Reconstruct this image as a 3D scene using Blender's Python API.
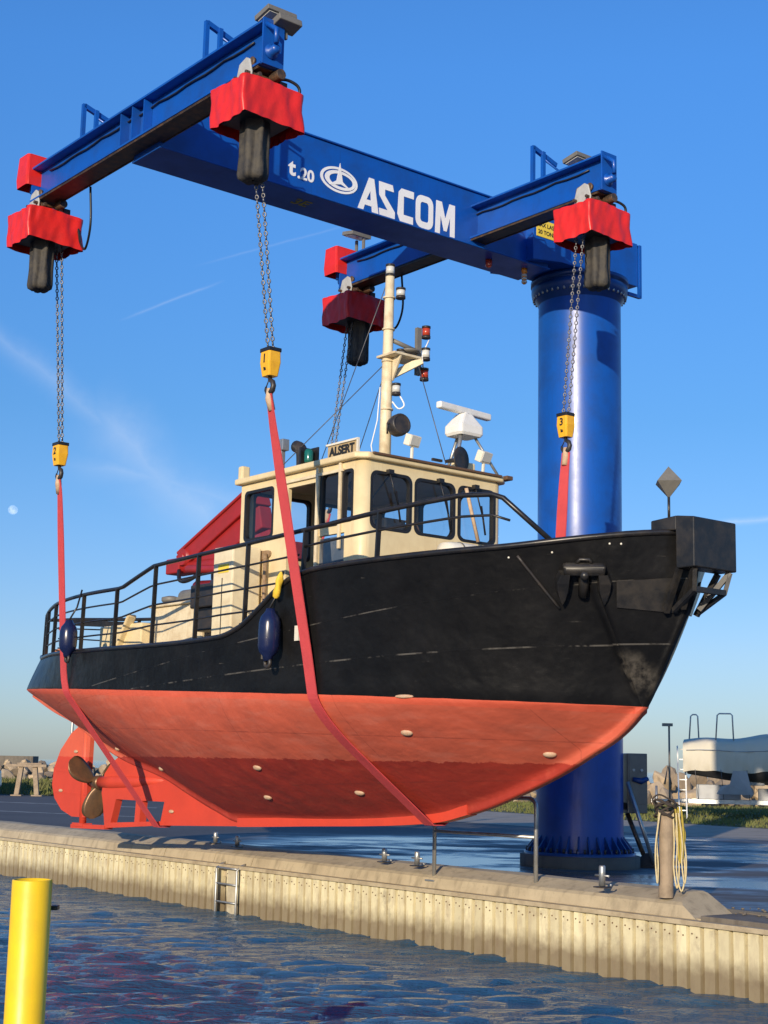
import bpy, bmesh, math, random, bisect
from mathutils import Vector, Matrix, Euler
random.seed(7)
R = math.radians
scene = bpy.context.scene
for o in list(bpy.data.objects):
    bpy.data.objects.remove(o)
COL = scene.collection

# ------------------------------------------------------------------ camera, sky, sun, exposure
CAM_H, F_PX, PITCH, ROLL = 2.1, 1500.0, math.atan(254 / 1500.0), 0.0215
cd = bpy.data.cameras.new('camera'); cam = bpy.data.objects.new('camera', cd); COL.objects.link(cam)
cd.sensor_fit = 'VERTICAL'; cd.sensor_height = 24.0; cd.lens = F_PX / 1024 * 24.0
cd.clip_start = 0.1; cd.clip_end = 30000
cam.matrix_world = Matrix.Translation((0, 0, CAM_H)) @ Euler((math.pi / 2 + PITCH, 0, 0)).to_matrix().to_4x4() @ Matrix.Rotation(ROLL, 4, 'Z')
scene.camera = cam
SUN_EL, SUN_AZ = R(13.4), R(180 + 18.5)          # azimuth from +Y towards +X
sun_dir = Vector((math.sin(SUN_AZ) * math.cos(SUN_EL), math.cos(SUN_AZ) * math.cos(SUN_EL), math.sin(SUN_EL)))
sl = bpy.data.lights.new('sun', 'SUN'); sl.energy = 5.0; sl.angle = R(0.5); sl.color = (1.0, 0.84, 0.62)
so = bpy.data.objects.new('sun', sl); COL.objects.link(so)
so.rotation_euler = sun_dir.to_track_quat('Z', 'Y').to_euler()
scene.view_settings.view_transform = 'Standard'; scene.view_settings.look = 'None'
scene.view_settings.exposure = 0.0; scene.view_settings.gamma = 1.0

world = bpy.data.worlds.new('World'); scene.world = world; world.use_nodes = True
wt = world.node_tree; wt.nodes.clear()

def pixel_dir(x, y):
    u, v = x - 384, 512 - y
    u0, v0 = u - ROLL * v, v + ROLL * u
    cp, sp = math.cos(PITCH), math.sin(PITCH)
    return Vector((u0 / F_PX, cp - v0 / F_PX * sp, sp + v0 / F_PX * cp)).normalized()

def wn(t, **kw):
    n = wt.nodes.new(t)
    for k, v in kw.items(): setattr(n, k, v)
    return n
def wmath(op, a, b=None, c=None, clamp=False):
    n = wn('ShaderNodeMath', operation=op); n.use_clamp = clamp
    for i, v in enumerate((a, b, c)):
        if v is None: continue
        if isinstance(v, (int, float)): n.inputs[i].default_value = v
        else: wt.links.new(v, n.inputs[i])
    return n.outputs[0]
sky = wn('ShaderNodeTexSky', sky_type='NISHITA'); sky.sun_disc = False
sky.sun_elevation = SUN_EL; sky.sun_rotation = SUN_AZ
sky.air_density = 1.0; sky.dust_density = 0.35; sky.ozone_density = 2.2; sky.altitude = 0
tc = wn('ShaderNodeTexCoord')
def streak(p1, p2, width, amount, noise_scale, fade=0.25):
    """a wisp of high cloud along the great circle through two sky directions"""
    a, b = pixel_dir(*p1), pixel_dir(*p2)
    nrm = a.cross(b).normalized(); mid = (a + b).normalized(); al = nrm.cross(mid).normalized()
    half = math.acos(max(-1, min(1, a.dot(b)))) / 2
    def dot(v):
        n = wn('ShaderNodeVectorMath', operation='DOT_PRODUCT'); wt.links.new(tc.outputs['Generated'], n.inputs[0]); n.inputs[1].default_value = v
        return n.outputs['Value']
    nz = wn('ShaderNodeTexNoise'); nz.inputs['Scale'].default_value = noise_scale; nz.inputs['Detail'].default_value = 6
    nz.inputs['Roughness'].default_value = 0.62
    wt.links.new(tc.outputs['Generated'], nz.inputs['Vector'])
    wob = wmath('MULTIPLY', wmath('SUBTRACT', nz.outputs[0], 0.5), width * 1.6)
    d = wmath('ABSOLUTE', wmath('ADD', dot(nrm), wob))
    m = wmath('SUBTRACT', 1.0, wmath('DIVIDE', d, width), clamp=True)
    m = wmath('MULTIPLY', m, m)
    e = wmath('SUBTRACT', 1.0, wmath('DIVIDE', wmath('ABSOLUTE', dot(al)), half * (1 + fade)), clamp=True)
    e = wmath('MULTIPLY', e, 2.2, clamp=True)
    fw = wmath('GREATER_THAN', dot(mid), 0.0)
    m = wmath('MULTIPLY', wmath('MULTIPLY', m, e), fw)
    m = wmath('MULTIPLY', m, wmath('MULTIPLY_ADD', nz.outputs[0], 1.4, 0.1))
    return wmath('MULTIPLY', m, amount, clamp=True)
masks = [streak((-30, 315), (120, 440), 0.016, 0.15, 14), streak((95, 415), (225, 530), 0.036, 0.24, 10),
         streak((128, 317), (215, 284), 0.0018, 0.16, 20), streak((210, 262), (345, 226), 0.0016, 0.09, 20),
         streak((80, 470), (330, 520), 0.02, 0.16, 8), streak((690, 525), (800, 517), 0.004, 0.3, 25)]
acc = masks[0]
for m in masks[1:]: acc = wmath('MAXIMUM', acc, m)
mix = wn('ShaderNodeMix', data_type='RGBA'); wt.links.new(acc, mix.inputs[0])
# deepen the clear winter blue towards the top of the sky
sepd = wn('ShaderNodeSeparateXYZ'); wt.links.new(tc.outputs['Generated'], sepd.inputs[0])
rmp = wn('ShaderNodeValToRGB'); wt.links.new(sepd.outputs[2], rmp.inputs[0]); cr_ = rmp.color_ramp
stops = [(0.0, (0.275, 0.345, 0.56)), (0.076, (0.31, 0.38, 0.565)), (0.227, (0.235, 0.41, 0.61)), (0.44, (0.26, 0.54, 0.87)), (1.0, (0.26, 0.55, 0.90))]
for k, (ps, c_) in enumerate(stops):
    e_ = cr_.elements[k] if k < 2 else cr_.elements.new(ps)
    e_.position = ps; e_.color = (*c_, 1)
mul = wn('ShaderNodeMix', data_type='RGBA', blend_type='MULTIPLY'); mul.inputs[0].default_value = 1.0
wt.links.new(sky.outputs[0], mul.inputs[6]); wt.links.new(rmp.outputs[0], mul.inputs[7])
gain = wn('ShaderNodeMix', data_type='RGBA', blend_type='MULTIPLY'); gain.inputs[0].default_value = 1.0; gain.inputs[7].default_value = (2, 2, 2, 1)
wt.links.new(mul.outputs[2], gain.inputs[6])
wt.links.new(gain.outputs[2], mix.inputs[6]); mix.inputs[7].default_value = (7.2, 7.6, 8.4, 1)
bg = wn('ShaderNodeBackground'); bg.inputs[1].default_value = 0.125
wt.links.new(mix.outputs[2], bg.inputs[0])
wo = wn('ShaderNodeOutputWorld'); wt.links.new(bg.outputs[0], wo.inputs[0])

# ------------------------------------------------------------------ materials
MATS = {}
class NT:
    def __init__(s, name):
        s.m = bpy.data.materials.new(name); s.m.use_nodes = True; s.t = s.m.node_tree; s.t.nodes.clear()
        s.out = s.n('ShaderNodeOutputMaterial'); s.p = s.n('ShaderNodeBsdfPrincipled'); s.l(s.p.outputs[0], s.out.inputs[0])
        s.tc = s.n('ShaderNodeTexCoord')
    def n(s, t, **kw):
        n = s.t.nodes.new(t)
        for k, v in kw.items(): setattr(n, k, v)
        return n
    def l(s, a, b): s.t.links.new(a, b)
    def math(s, op, a, b=None, c=None, clamp=False):
        n = s.n('ShaderNodeMath', operation=op); n.use_clamp = clamp
        for i, v in enumerate((a, b, c)):
            if v is None: continue
            if isinstance(v, (int, float)): n.inputs[i].default_value = v
            else: s.l(v, n.inputs[i])
        return n.outputs[0]
    def noise(s, scale, detail=4, rough=0.55, vec=None, mapping=None):
        n = s.n('ShaderNodeTexNoise'); n.inputs['Scale'].default_value = scale; n.inputs['Detail'].default_value = detail
        n.inputs['Roughness'].default_value = rough
        v = vec or s.tc.outputs['Object']
        if mapping:
            mp = s.n('ShaderNodeMapping'); mp.inputs['Scale'].default_value = mapping; s.l(v, mp.inputs[0]); v = mp.outputs[0]
        s.l(v, n.inputs['Vector']); return n.outputs[0]
    def ramp(s, v, a, b):
        n = s.n('ShaderNodeMapRange'); n.clamp = True
        s.l(v, n.inputs[0]); n.inputs[1].default_value = a; n.inputs[2].default_value = b; return n.outputs[0]
    def mix(s, f, a, b):
        n = s.n('ShaderNodeMix', data_type='RGBA')
        for i, v in ((0, f), (6, a), (7, b)):
            if isinstance(v, (int, float)): n.inputs[i].default_value = v
            elif isinstance(v, tuple): n.inputs[i].default_value = v if len(v) == 4 else (*v, 1)
            else: s.l(v, n.inputs[i])
        return n.outputs[2]
    def col(s, v):
        if isinstance(v, tuple): s.p.inputs['Base Color'].default_value = (*v[:3], 1)
        else: s.l(v, s.p.inputs['Base Color'])
    def rough(s, v):
        if isinstance(v, (int, float)): s.p.inputs['Roughness'].default_value = v
        else: s.l(v, s.p.inputs['Roughness'])
    def bump(s, h, strength=0.3, dist=0.01):
        b = s.n('ShaderNodeBump'); b.inputs['Strength'].default_value = strength; b.inputs['Distance'].default_value = dist
        s.l(h, b.inputs['Height']); s.l(b.outputs[0], s.p.inputs['Normal'])

def mat(name, color, rough=0.5, dirt=0.25, dirt_col=None, scale=3.0, metal=0.0, bump=0.0, bump_scale=40, coat=0.0, wave=0.0, streaks=0.0):
    """paint / cloth / metal with uneven dirt, optional streaks running down and a fine or broad relief"""
    if name in MATS: return MATS[name]
    s = NT(name); dc = dirt_col or tuple(c * 0.55 + 0.01 for c in color)
    nz = s.noise(scale, 7, 0.65)
    f = s.math('MULTIPLY', s.ramp(nz, 0.42, 0.78), dirt * 1.6, clamp=True)
    if streaks:
        st = s.noise(6, 4, 0.6, mapping=(6, 6, 0.35))
        f = s.math('MAXIMUM', f, s.math('MULTIPLY', s.ramp(st, 0.56, 0.75), streaks, clamp=True))
    s.col(s.mix(f, color, dc)); s.rough(s.math('MULTIPLY_ADD', nz, 0.3, rough - 0.15, clamp=True))
    s.p.inputs['Metallic'].default_value = metal
    if coat: s.p.inputs['Coat Weight'].default_value = coat; s.p.inputs['Coat Roughness'].default_value = 0.08
    if bump or wave:
        h = s.noise(bump_scale, 4)
        if wave: h = s.math('ADD', s.math('MULTIPLY', h, bump), s.math('MULTIPLY', s.noise(2.2, 2), wave)); s.bump(h, 1.0, 0.02)
        else: s.bump(h, bump, 0.01)
    MATS[name] = s.m; return s.m

M_BLUE = mat('crane_blue_paint', (0.004, 0.080, 0.40), 0.36, 0.4, (0.010, 0.040, 0.16), 2.5, coat=0.06, wave=0.04, streaks=0.4)
M_BLUE_D = mat('crane_dark_blue_paint', (0.006, 0.05, 0.22), 0.36, 0.3, (0.01, 0.03, 0.1), 4)
M_COVER = mat('red_tarpaulin', (0.70, 0.021, 0.015), 0.42, 0.45, (0.44, 0.016, 0.012), 5, bump=0.9, bump_scale=7)
M_BAG = mat('charcoal_canvas', (0.035, 0.032, 0.03), 0.75, 0.7, (0.10, 0.085, 0.06), 6, bump=0.5, bump_scale=24)
M_ZINC = mat('galvanised_steel', (0.46, 0.47, 0.47), 0.42, 0.5, (0.25, 0.24, 0.22), 9, metal=0.75)
M_CAST = mat('pale_cast_alloy', (0.50, 0.50, 0.47), 0.5, 0.4, (0.28, 0.25, 0.2), 12, metal=0.2)
M_DARK = mat('dark_steel', (0.022, 0.022, 0.024), 0.45, 0.5, (0.07, 0.05, 0.035), 8)
M_RUSTY = mat('worn_rail_steel', (0.06, 0.045, 0.035), 0.45, 0.6, (0.22, 0.12, 0.06), 10, metal=0.3)
M_RUBBER = mat('black_cable_rubber', (0.012, 0.012, 0.014), 0.45, 0.2)
M_CHAIN = mat('chain_steel', (0.20, 0.20, 0.21), 0.42, 0.5, (0.06, 0.05, 0.045), 20, metal=0.7)
M_HOOKY = mat('hook_yellow_paint', (0.86, 0.45, 0.02), 0.42, 0.3, (0.5, 0.22, 0.03), 12)
M_SLING = mat('red_webbing', (0.60, 0.065, 0.070), 0.75, 0.5, (0.46, 0.05, 0.06), 5, bump=0.5, bump_scale=160)
M_LEATHER = mat('pale_sling_sleeve', (0.55, 0.40, 0.26), 0.8, 0.5, (0.35, 0.2, 0.13), 20)
M_WHITE = mat('white_lettering', (0.82, 0.83, 0.84), 0.5, 0.15)
M_YELLOWSIGN = mat('yellow_sign_plate', (0.85, 0.62, 0.06), 0.5, 0.2)
M_BLACKINK = mat('black_lettering', (0.015, 0.015, 0.015), 0.6, 0.1)
M_OLIVE = mat('shaded_yellow_marking', (0.35, 0.28, 0.05), 0.7, 0.4)  # yellow marking under the beam, its shade put into the olive colour
M_LAMP = mat('lamp_glass', (0.62, 0.62, 0.58), 0.15, 0.2, coat=0.4)
M_GREYBOX = mat('grey_lamp_housing', (0.17, 0.16, 0.14), 0.5, 0.4, scale=9)
M_AMBER = mat('amber_lens', (0.85, 0.28, 0.02), 0.25, 0.2, coat=0.4)
M_REDLENS = mat('red_lens', (0.45, 0.05, 0.02), 0.3, 0.2, coat=0.4)
M_BLACK = mat('black_rail_paint', (0.013, 0.013, 0.015), 0.33, 0.5, (0.035, 0.028, 0.022), 7)
M_BLACKBOX = mat('worn_black_paint', (0.014, 0.014, 0.015), 0.38, 0.55, (0.05, 0.042, 0.034), 5, wave=0.05, bump=0.0)
M_CREAM = mat('cream_paint', (0.74, 0.61, 0.36), 0.42, 0.3, (0.50, 0.34, 0.16), 3, wave=0.05, streaks=0.4)
M_CREAM_W = mat('weathered_cream_paint', (0.74, 0.64, 0.44), 0.5, 0.5, (0.42, 0.28, 0.14), 6, streaks=0.45)
M_OFFWHITE = mat('off_white_gelcoat', (0.74, 0.70, 0.60), 0.35, 0.3, (0.5, 0.42, 0.3), 6)
M_WHITEP = mat('white_gelcoat', (0.80, 0.79, 0.75), 0.3, 0.25, (0.55, 0.5, 0.42), 8)
M_BROWN = mat('brown_wood_trim', (0.13, 0.07, 0.035), 0.55, 0.4, scale=12)
M_WOODPLAQUE = mat('carved_wood', (0.24, 0.15, 0.08), 0.6, 0.5, (0.42, 0.30, 0.18), 25)
M_GREYDOOR = mat('grey_door_panel', (0.07, 0.09, 0.12), 0.12, 0.5, (0.20, 0.19, 0.17), 5, coat=0.6)
M_DECK = mat('grey_deck', (0.16, 0.15, 0.14), 0.7, 0.5, scale=6)
M_REDPAINT = mat('red_crane_paint', (0.33, 0.018, 0.017), 0.42, 0.45, (0.20, 0.02, 0.018), 4, wave=0.04)
M_FENDER = mat('navy_fender_vinyl', (0.008, 0.014, 0.058), 0.24, 0.35, (0.02, 0.025, 0.06), 9)
M_BRONZE = mat('bronze', (0.22, 0.13, 0.07), 0.38, 0.7, (0.10, 0.07, 0.05), 7, metal=0.55)
M_ANODE = mat('zinc_anode', (0.52, 0.38, 0.26), 0.6, 0.6, (0.45, 0.2, 0.1), 30)
M_ORANGE = mat('faded_orange', (0.62, 0.22, 0.08), 0.6, 0.4)
M_YELLOWROPE = mat('yellow_rope', (0.80, 0.52, 0.04), 0.7, 0.3, scale=20)
M_ROPE = mat('pale_rope', (0.62, 0.52, 0.30), 0.8, 0.4, (0.42, 0.33, 0.16), 18, bump=0.6, bump_scale=120)
M_GREENLENS = mat('green_lens', (0.01, 0.12, 0.09), 0.2, 0.2, coat=0.5)
M_WIRE = mat('rigging_wire', (0.10, 0.10, 0.11), 0.5, 0.3, metal=0.4)
M_POSTY = mat('yellow_post_paint', (0.86, 0.57, 0.008), 0.42, 0.35, (0.66, 0.36, 0.02), 4, bump=0.06, bump_scale=50, streaks=0.35)
M_TIMBER = mat('grey_timber', (0.33, 0.25, 0.17), 0.8, 0.6, (0.17, 0.13, 0.09), 6, bump=0.5, bump_scale=30, streaks=0.5)
M_TARP = mat('cream_boat_tarpaulin', (0.56, 0.51, 0.40), 0.65, 0.3, (0.55, 0.5, 0.4), 2.5, bump=0.5, bump_scale=3)
M_ANTIFOUL = mat('dark_antifouling', (0.03, 0.03, 0.034), 0.6, 0.4)
M_GREYHULL = mat('grey_white_hull', (0.34, 0.35, 0.36), 0.45, 0.3)
M_STAINLESS = mat('brushed_stainless', (0.17, 0.155, 0.14), 0.4, 0.3, metal=0.6, scale=5)  # cabinet steel, base colour darkened to hold the shade it stands in
M_CARBLUE = mat('pale_blue_car_paint', (0.35, 0.45, 0.55), 0.25, 0.2, coat=0.5)
M_MOON = mat('moon_rock', (0.36, 0.40, 0.46), 0.95, 0.6, (0.24, 0.28, 0.34), 0.06)

def glass_mat(name, tint, gloss):
    s = NT(name); s.t.nodes.remove(s.p)
    tr = s.n('ShaderNodeBsdfTransparent'); tr.inputs[0].default_value = (*tint, 1)
    gl = s.n('ShaderNodeBsdfGlossy'); gl.inputs[0].default_value = (0.95, 0.97, 1, 1); gl.inputs['Roughness'].default_value = 0.03
    fr = s.n('ShaderNodeLayerWeight'); fr.inputs[0].default_value = 0.5; fz = s.math('POWER', fr.outputs['Facing'], 5.0)
    f = s.math('ADD', s.math('MULTIPLY', fz, gloss), 0.06, clamp=True)
    b = s.n('ShaderNodeBump'); b.inputs['Strength'].default_value = 0.12; b.inputs['Distance'].default_value = 0.02
    s.l(s.noise(3.0, 2), b.inputs['Height']); s.l(b.outputs[0], gl.inputs['Normal'])
    mx = s.n('ShaderNodeMixShader'); s.l(f, mx.inputs[0]); s.l(tr.outputs[0], mx.inputs[1]); s.l(gl.outputs[0], mx.inputs[2])
    s.l(mx.outputs[0], s.out.inputs[0]); return s.m
M_GLASS = glass_mat('wheelhouse_glass', (0.86, 0.89, 0.91), 1.1)

def hull_mat():
    s = NT('hull_paint'); sep = s.n('ShaderNodeSeparateXYZ'); s.l(s.tc.outputs['Object'], sep.inputs[0])
    x, z = sep.outputs[0], sep.outputs[2]
    zz = s.math('ADD', z, 1.12)                                    # height above the water
    wob = s.math('MULTIPLY', s.math('SUBTRACT', s.noise(3, 3), 0.5), 0.012)
    wl = s.math('ADD', s.math('MULTIPLY_ADD', x, -0.0365, 2.92), wob)
    above = s.math('GREATER_THAN', zz, wl)
    n1, n2, n3 = s.noise(1.3, 7, 0.65), s.noise(7, 6, 0.65), s.noise(2.0, 5, 0.6, mapping=(1.0, 1.0, 5.0))
    up = s.mix(s.ramp(n1, 0.35, 0.70), (0.62, 0.122, 0.066), (0.50, 0.102, 0.058))
    up = s.mix(s.math('MULTIPLY', s.ramp(n3, 0.5, 0.75), 0.55), up, (0.62, 0.19, 0.13))
    rust = s.noise(4, 6, 0.7, mapping=(3, 3, 0.5))
    up = s.mix(s.math('MULTIPLY', s.ramp(rust, 0.63, 0.75), 0.35), up, (0.40, 0.09, 0.04))
    lo = s.mix(s.ramp(n1, 0.3, 0.75), (0.40, 0.040, 0.022), (0.27, 0.028, 0.017))
    lo = s.mix(s.math('MULTIPLY', s.ramp(n2, 0.55, 0.75), 0.5), lo, (0.46, 0.075, 0.04))
    edge = s.math('ADD', s.math('MULTIPLY', s.math('SUBTRACT', s.noise(9, 5, 0.7), 0.5), 0.09), 2.155)
    wet = s.math('LESS_THAN', zz, edge)
    red = s.mix(wet, up, lo)
    # plate seams: faint dark welds round the bottom, butts every two metres, rust weeping from some of them
    def line(v, w_): return s.math('LESS_THAN', s.math('ABSOLUTE', v), w_)
    sm = s.math('MAXIMUM', line(s.math('SUBTRACT', zz, s.math('MULTIPLY_ADD', x, -0.02, 2.47)), 0.006), line(s.math('SUBTRACT', zz, s.math('MULTIPLY_ADD', x, 0.04, 1.82)), 0.006))
    sm = s.math('MAXIMUM', sm, line(s.math('SUBTRACT', s.math('FRACT', s.math('MULTIPLY', x, 0.5)), 0.43), 0.003))
    red = s.mix(s.math('MULTIPLY', s.math('MULTIPLY', sm, s.ramp(n2, 0.3, 0.6)), 0.45), red, (0.20, 0.03, 0.02))
    # a paler freshly painted band just under the waterline
    band = s.math('LESS_THAN', s.math('SUBTRACT', wl, zz), 0.07)
    red = s.mix(s.math('MULTIPLY', band, 0.5), red, (0.72, 0.10, 0.05))
    blk = s.mix(s.ramp(n1, 0.45, 0.8), (0.006, 0.006, 0.0065), (0.014, 0.0135, 0.014))
    # scuffs: thin pale scratches along two strakes, and rubbed paint at the stem
    sc = s.noise(5, 8, 0.75, mapping=(0.5, 0.5, 14))
    scm = s.math('MULTIPLY', s.ramp(sc, 0.63, 0.69), s.ramp(n2, 0.50, 0.62))
    seam = s.math('LESS_THAN', s.math('ABSOLUTE', s.math('SUBTRACT', zz, s.math('MULTIPLY_ADD', x, 0.045, 3.03))), 0.008)
    scm = s.math('MAXIMUM', scm, s.math('MULTIPLY', seam, s.ramp(s.noise(2.5, 4, 0.7), 0.46, 0.56)))
    seam2 = s.math('LESS_THAN', s.math('ABSOLUTE', s.math('SUBTRACT', zz, s.math('MULTIPLY_ADD', x, 0.10, 3.28))), 0.006)
    scm = s.math('MAXIMUM', scm, s.math('MULTIPLY', seam2, s.ramp(s.noise(1.9, 5, 0.7), 0.50, 0.60)))
    blk = s.mix(s.math('MULTIPLY', scm, 0.26), blk, (0.30, 0.28, 0.25))
    dx = s.math('SUBTRACT', x, 5.72); dz = s.math('SUBTRACT', zz, 3.02)
    rr = s.math('SQRT', s.math('ADD', s.math('MULTIPLY', dx, s.math('MULTIPLY', dx, 3.0)), s.math('MULTIPLY', dz, dz)))
    rub = s.math('MULTIPLY', s.ramp(rr, 0.26, 0.08), s.ramp(n2, 0.40, 0.62))
    blk = s.mix(s.math('MULTIPLY', rub, 0.34), blk, (0.26, 0.23, 0.19))
    s.col(s.mix(above, red, blk))
    s.rough(s.math('ADD', s.math('MULTIPLY', above, -0.20), s.math('MULTIPLY_ADD', n2, 0.2, 0.48))); s.l(s.math('MULTIPLY_ADD', above, -0.22, 0.5), s.p.inputs['Specular IOR Level'])
    h = s.math('ADD', s.math('MULTIPLY', s.noise(2.4, 3, 0.5), 1.1), s.math('MULTIPLY', n2, 0.10)); h = s.math('ADD', h, s.math('MULTIPLY', s.math('MAXIMUM', seam, seam2), 0.12)); s.bump(h, 0.8, 0.035)
    return s.m
M_HULL = hull_mat()
def bottom_mat():
    s = NT('antifouling_red'); sep = s.n('ShaderNodeSeparateXYZ'); s.l(s.tc.outputs['Object'], sep.inputs[0])
    zz = s.math('ADD', sep.outputs[2], 1.12); n1 = s.noise(2, 7, 0.65)
    up = s.mix(s.ramp(n1, 0.35, 0.7), (0.66, 0.115, 0.058), (0.56, 0.10, 0.055))
    lo = s.mix(s.ramp(n1, 0.35, 0.75), (0.60, 0.058, 0.028), (0.50, 0.05, 0.026))
    edge = s.math('ADD', s.math('MULTIPLY', s.math('SUBTRACT', s.noise(9, 5, 0.7), 0.5), 0.05), 2.14)
    s.col(s.mix(s.math('LESS_THAN', zz, edge), up, lo)); s.rough(0.55); s.bump(s.noise(9, 5), 0.15, 0.02); return s.m
M_BOTTOM = bottom_mat()

# ------------------------------------------------------------------ mesh builder
class MB:
    def __init__(s): s.v, s.f, s.sm, s.mi = [], [], [], []
    def add(s, vs, fs, smooth=False, mi=0):
        o = len(s.v); s.v += [Vector(p) for p in vs]
        for q in fs: s.f.append([i + o for i in q]); s.sm.append(smooth); s.mi.append(mi)
        return s
    def box(s, c, d, rot=None, mi=0):
        x, y, z = d[0] / 2, d[1] / 2, d[2] / 2
        vs = [Vector(p) for p in ((-x, -y, -z), (x, -y, -z), (x, y, -z), (-x, y, -z), (-x, -y, z), (x, -y, z), (x, y, z), (-x, y, z))]
        if rot is not None:
            m = Euler(rot).to_matrix() if not isinstance(rot, Matrix) else rot
            vs = [m @ p for p in vs]
        c = Vector(c); return s.hexa([p + c for p in vs], mi)
    def hexa(s, vs, mi=0): return s.add(vs, [(3, 2, 1, 0), (4, 5, 6, 7), (0, 1, 5, 4), (1, 2, 6, 5), (2, 3, 7, 6), (3, 0, 4, 7)], False, mi)
    def bar(s, a, b, w, h, up=(0, 0, 1), mi=0):
        a, b = Vector(a), Vector(b); d = (b - a).normalized(); up = Vector(up)
        if abs(d.dot(up)) > 0.98: up = Vector((1, 0, 0))
        x = d.cross(up).normalized() * w / 2; y = x.normalized().cross(d).normalized() * h / 2
        return s.hexa([a - x - y, a + x - y, b + x - y, b - x - y, a - x + y, a + x + y, b + x + y, b - x + y], mi)
    def tube(s, pts, r, n=8, caps=True, closed=False, mi=0):
        pts = [Vector(p) for p in pts]; k = len(pts); rs = r if isinstance(r, (list, tuple)) else [r] * k
        vs, fs = [], []; prev = None
        for i, p in enumerate(pts):
            if closed: d = (pts[(i + 1) % k] - pts[i - 1]).normalized()
            else: d = (pts[min(i + 1, k - 1)] - pts[max(i - 1, 0)]).normalized()
            if prev is None:
                a = Vector((0, 0, 1)) if abs(d.z) < 0.9 else Vector((1, 0, 0)); x = d.cross(a).normalized()
            else:
                x = (prev - d * prev.dot(d))
                x = x.normalized() if x.length > 1e-6 else d.orthogonal().normalized()
            prev = x; y = d.cross(x)
            vs += [p + (x * math.cos(2 * math.pi * j / n) + y * math.sin(2 * math.pi * j / n)) * rs[i] for j in range(n)]
        for i in range(k if closed else k - 1):
            b = (i + 1) % k
            for j in range(n): fs.append((i * n + j, i * n + (j + 1) % n, b * n + (j + 1) % n, b * n + j))
        s.add(vs, fs, True, mi)
        if caps and not closed:
            o = len(s.v) - len(vs)
            s.f += [[o + j for j in reversed(range(n))], [o + (k - 1) * n + j for j in range(n)]]; s.sm += [False, False]; s.mi += [mi, mi]
        return s
    def cyl(s, a, b, r, n=16, r2=None, mi=0): return s.tube([a, b], [r, r if r2 is None else r2], n, True, False, mi)
    def lathe(s, prof, c, axis=(0, 0, 1), n=24, caps=True, mi=0):
        ax = Vector(axis).normalized(); x = ax.orthogonal().normalized(); y = ax.cross(x); c = Vector(c)
        vs, fs = [], []
        for r, h in prof: vs += [c + ax * h + (x * math.cos(2 * math.pi * j / n) + y * math.sin(2 * math.pi * j / n)) * r for j in range(n)]
        for i in range(len(prof) - 1):
            for j in range(n): fs.append((i * n + j, i * n + (j + 1) % n, (i + 1) * n + (j + 1) % n, (i + 1) * n + j))
        s.add(vs, fs, True, mi)
        if caps:
            o = len(s.v) - len(vs); k = len(prof)
            s.f += [[o + j for j in reversed(range(n))], [o + (k - 1) * n + j for j in range(n)]]; s.sm += [False, False]; s.mi += [mi, mi]
        return s
    def sphere(s, c, r, n=16, m=10, sc=(1, 1, 1), mi=0):
        c = Vector(c); vs, fs = [], []
        for i in range(m + 1):
            t = math.pi * i / m; rr = max(1e-4, math.sin(t))
            vs += [c + Vector((rr * math.cos(2 * math.pi * j / n) * r * sc[0], rr * math.sin(2 * math.pi * j / n) * r * sc[1], math.cos(t) * r * sc[2])) for j in range(n)]
        for i in range(m):
            for j in range(n): fs.append((i * n + j, (i + 1) * n + j, (i + 1) * n + (j + 1) % n, i * n + (j + 1) % n))
        return s.add(vs, fs, True, mi)
    def prism(s, pts, ext, mi=0):
        """closed outline pts (3-D, planar) pushed along ext"""
        pts = [Vector(p) for p in pts]; e = Vector(ext); n = len(pts)
        fs = [tuple(reversed(range(n))), tuple(range(n, 2 * n))] + [(i, (i + 1) % n, n + (i + 1) % n, n + i) for i in range(n)]
        return s.add(pts + [p + e for p in pts], fs, False, mi)
    def grid(s, rows, smooth=True, closed_u=False, mi=0):
        n = len(rows[0]); vs = [p for r in rows for p in r]; fs = []
        for i in range(len(rows) - 1):
            for j in range(n if closed_u else n - 1): fs.append((i * n + j, i * n + (j + 1) % n, (i + 1) * n + (j + 1) % n, (i + 1) * n + j))
        return s.add(vs, fs, smooth, mi)
    def merge(s, me, M=None, mi=0):
        s.add([(M @ v.co if M else v.co) for v in me.vertices], [tuple(p.vertices) for p in me.polygons], False, mi); return s

class Frame:
    """where a thing's Empty stands: frame coordinates minus off are its local ones"""
    def __init__(s, obj, off): s.o, s.off = obj, Vector(off)

def build(name, mb, mats, parent=None, bevel=0.0, off=None, recalc=True, segs=2, label=None):
    off = Vector(off) if off is not None else (parent.off if isinstance(parent, Frame) else Vector((0, 0, 0)))
    me = bpy.data.meshes.new(name); me.from_pydata([p - off for p in mb.v], [], mb.f)
    me.polygons.foreach_set('use_smooth', mb.sm); me.polygons.foreach_set('material_index', mb.mi)
    for m in (mats if isinstance(mats, (list, tuple)) else [mats]): me.materials.append(m)
    if recalc:
        bm = bmesh.new(); bm.from_mesh(me); bmesh.ops.recalc_face_normals(bm, faces=bm.faces); bm.to_mesh(me); bm.free()
    me.update()
    o = bpy.data.objects.new(name, me); COL.objects.link(o)
    if bevel:
        b = o.modifiers.new('bevel', 'BEVEL'); b.width = bevel; b.segments = segs; b.limit_method = 'ANGLE'; b.angle_limit = R(40)
    if parent is not None: o.parent = parent.o if isinstance(parent, Frame) else parent
    if label: o['label'] = label
    return o
def sub(name, mb, mats, parent_obj, frame, bevel=0.0, **kw):
    o = build(name, mb, mats, None, bevel, frame.off, **kw); o.parent = parent_obj; return o
def tag(o, label=None, cat=None, group=None, kind=None):
    if label: o['label'] = label
    if cat: o['category'] = cat
    if group: o['group'] = group
    if kind: o['kind'] = kind
    return o
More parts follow.
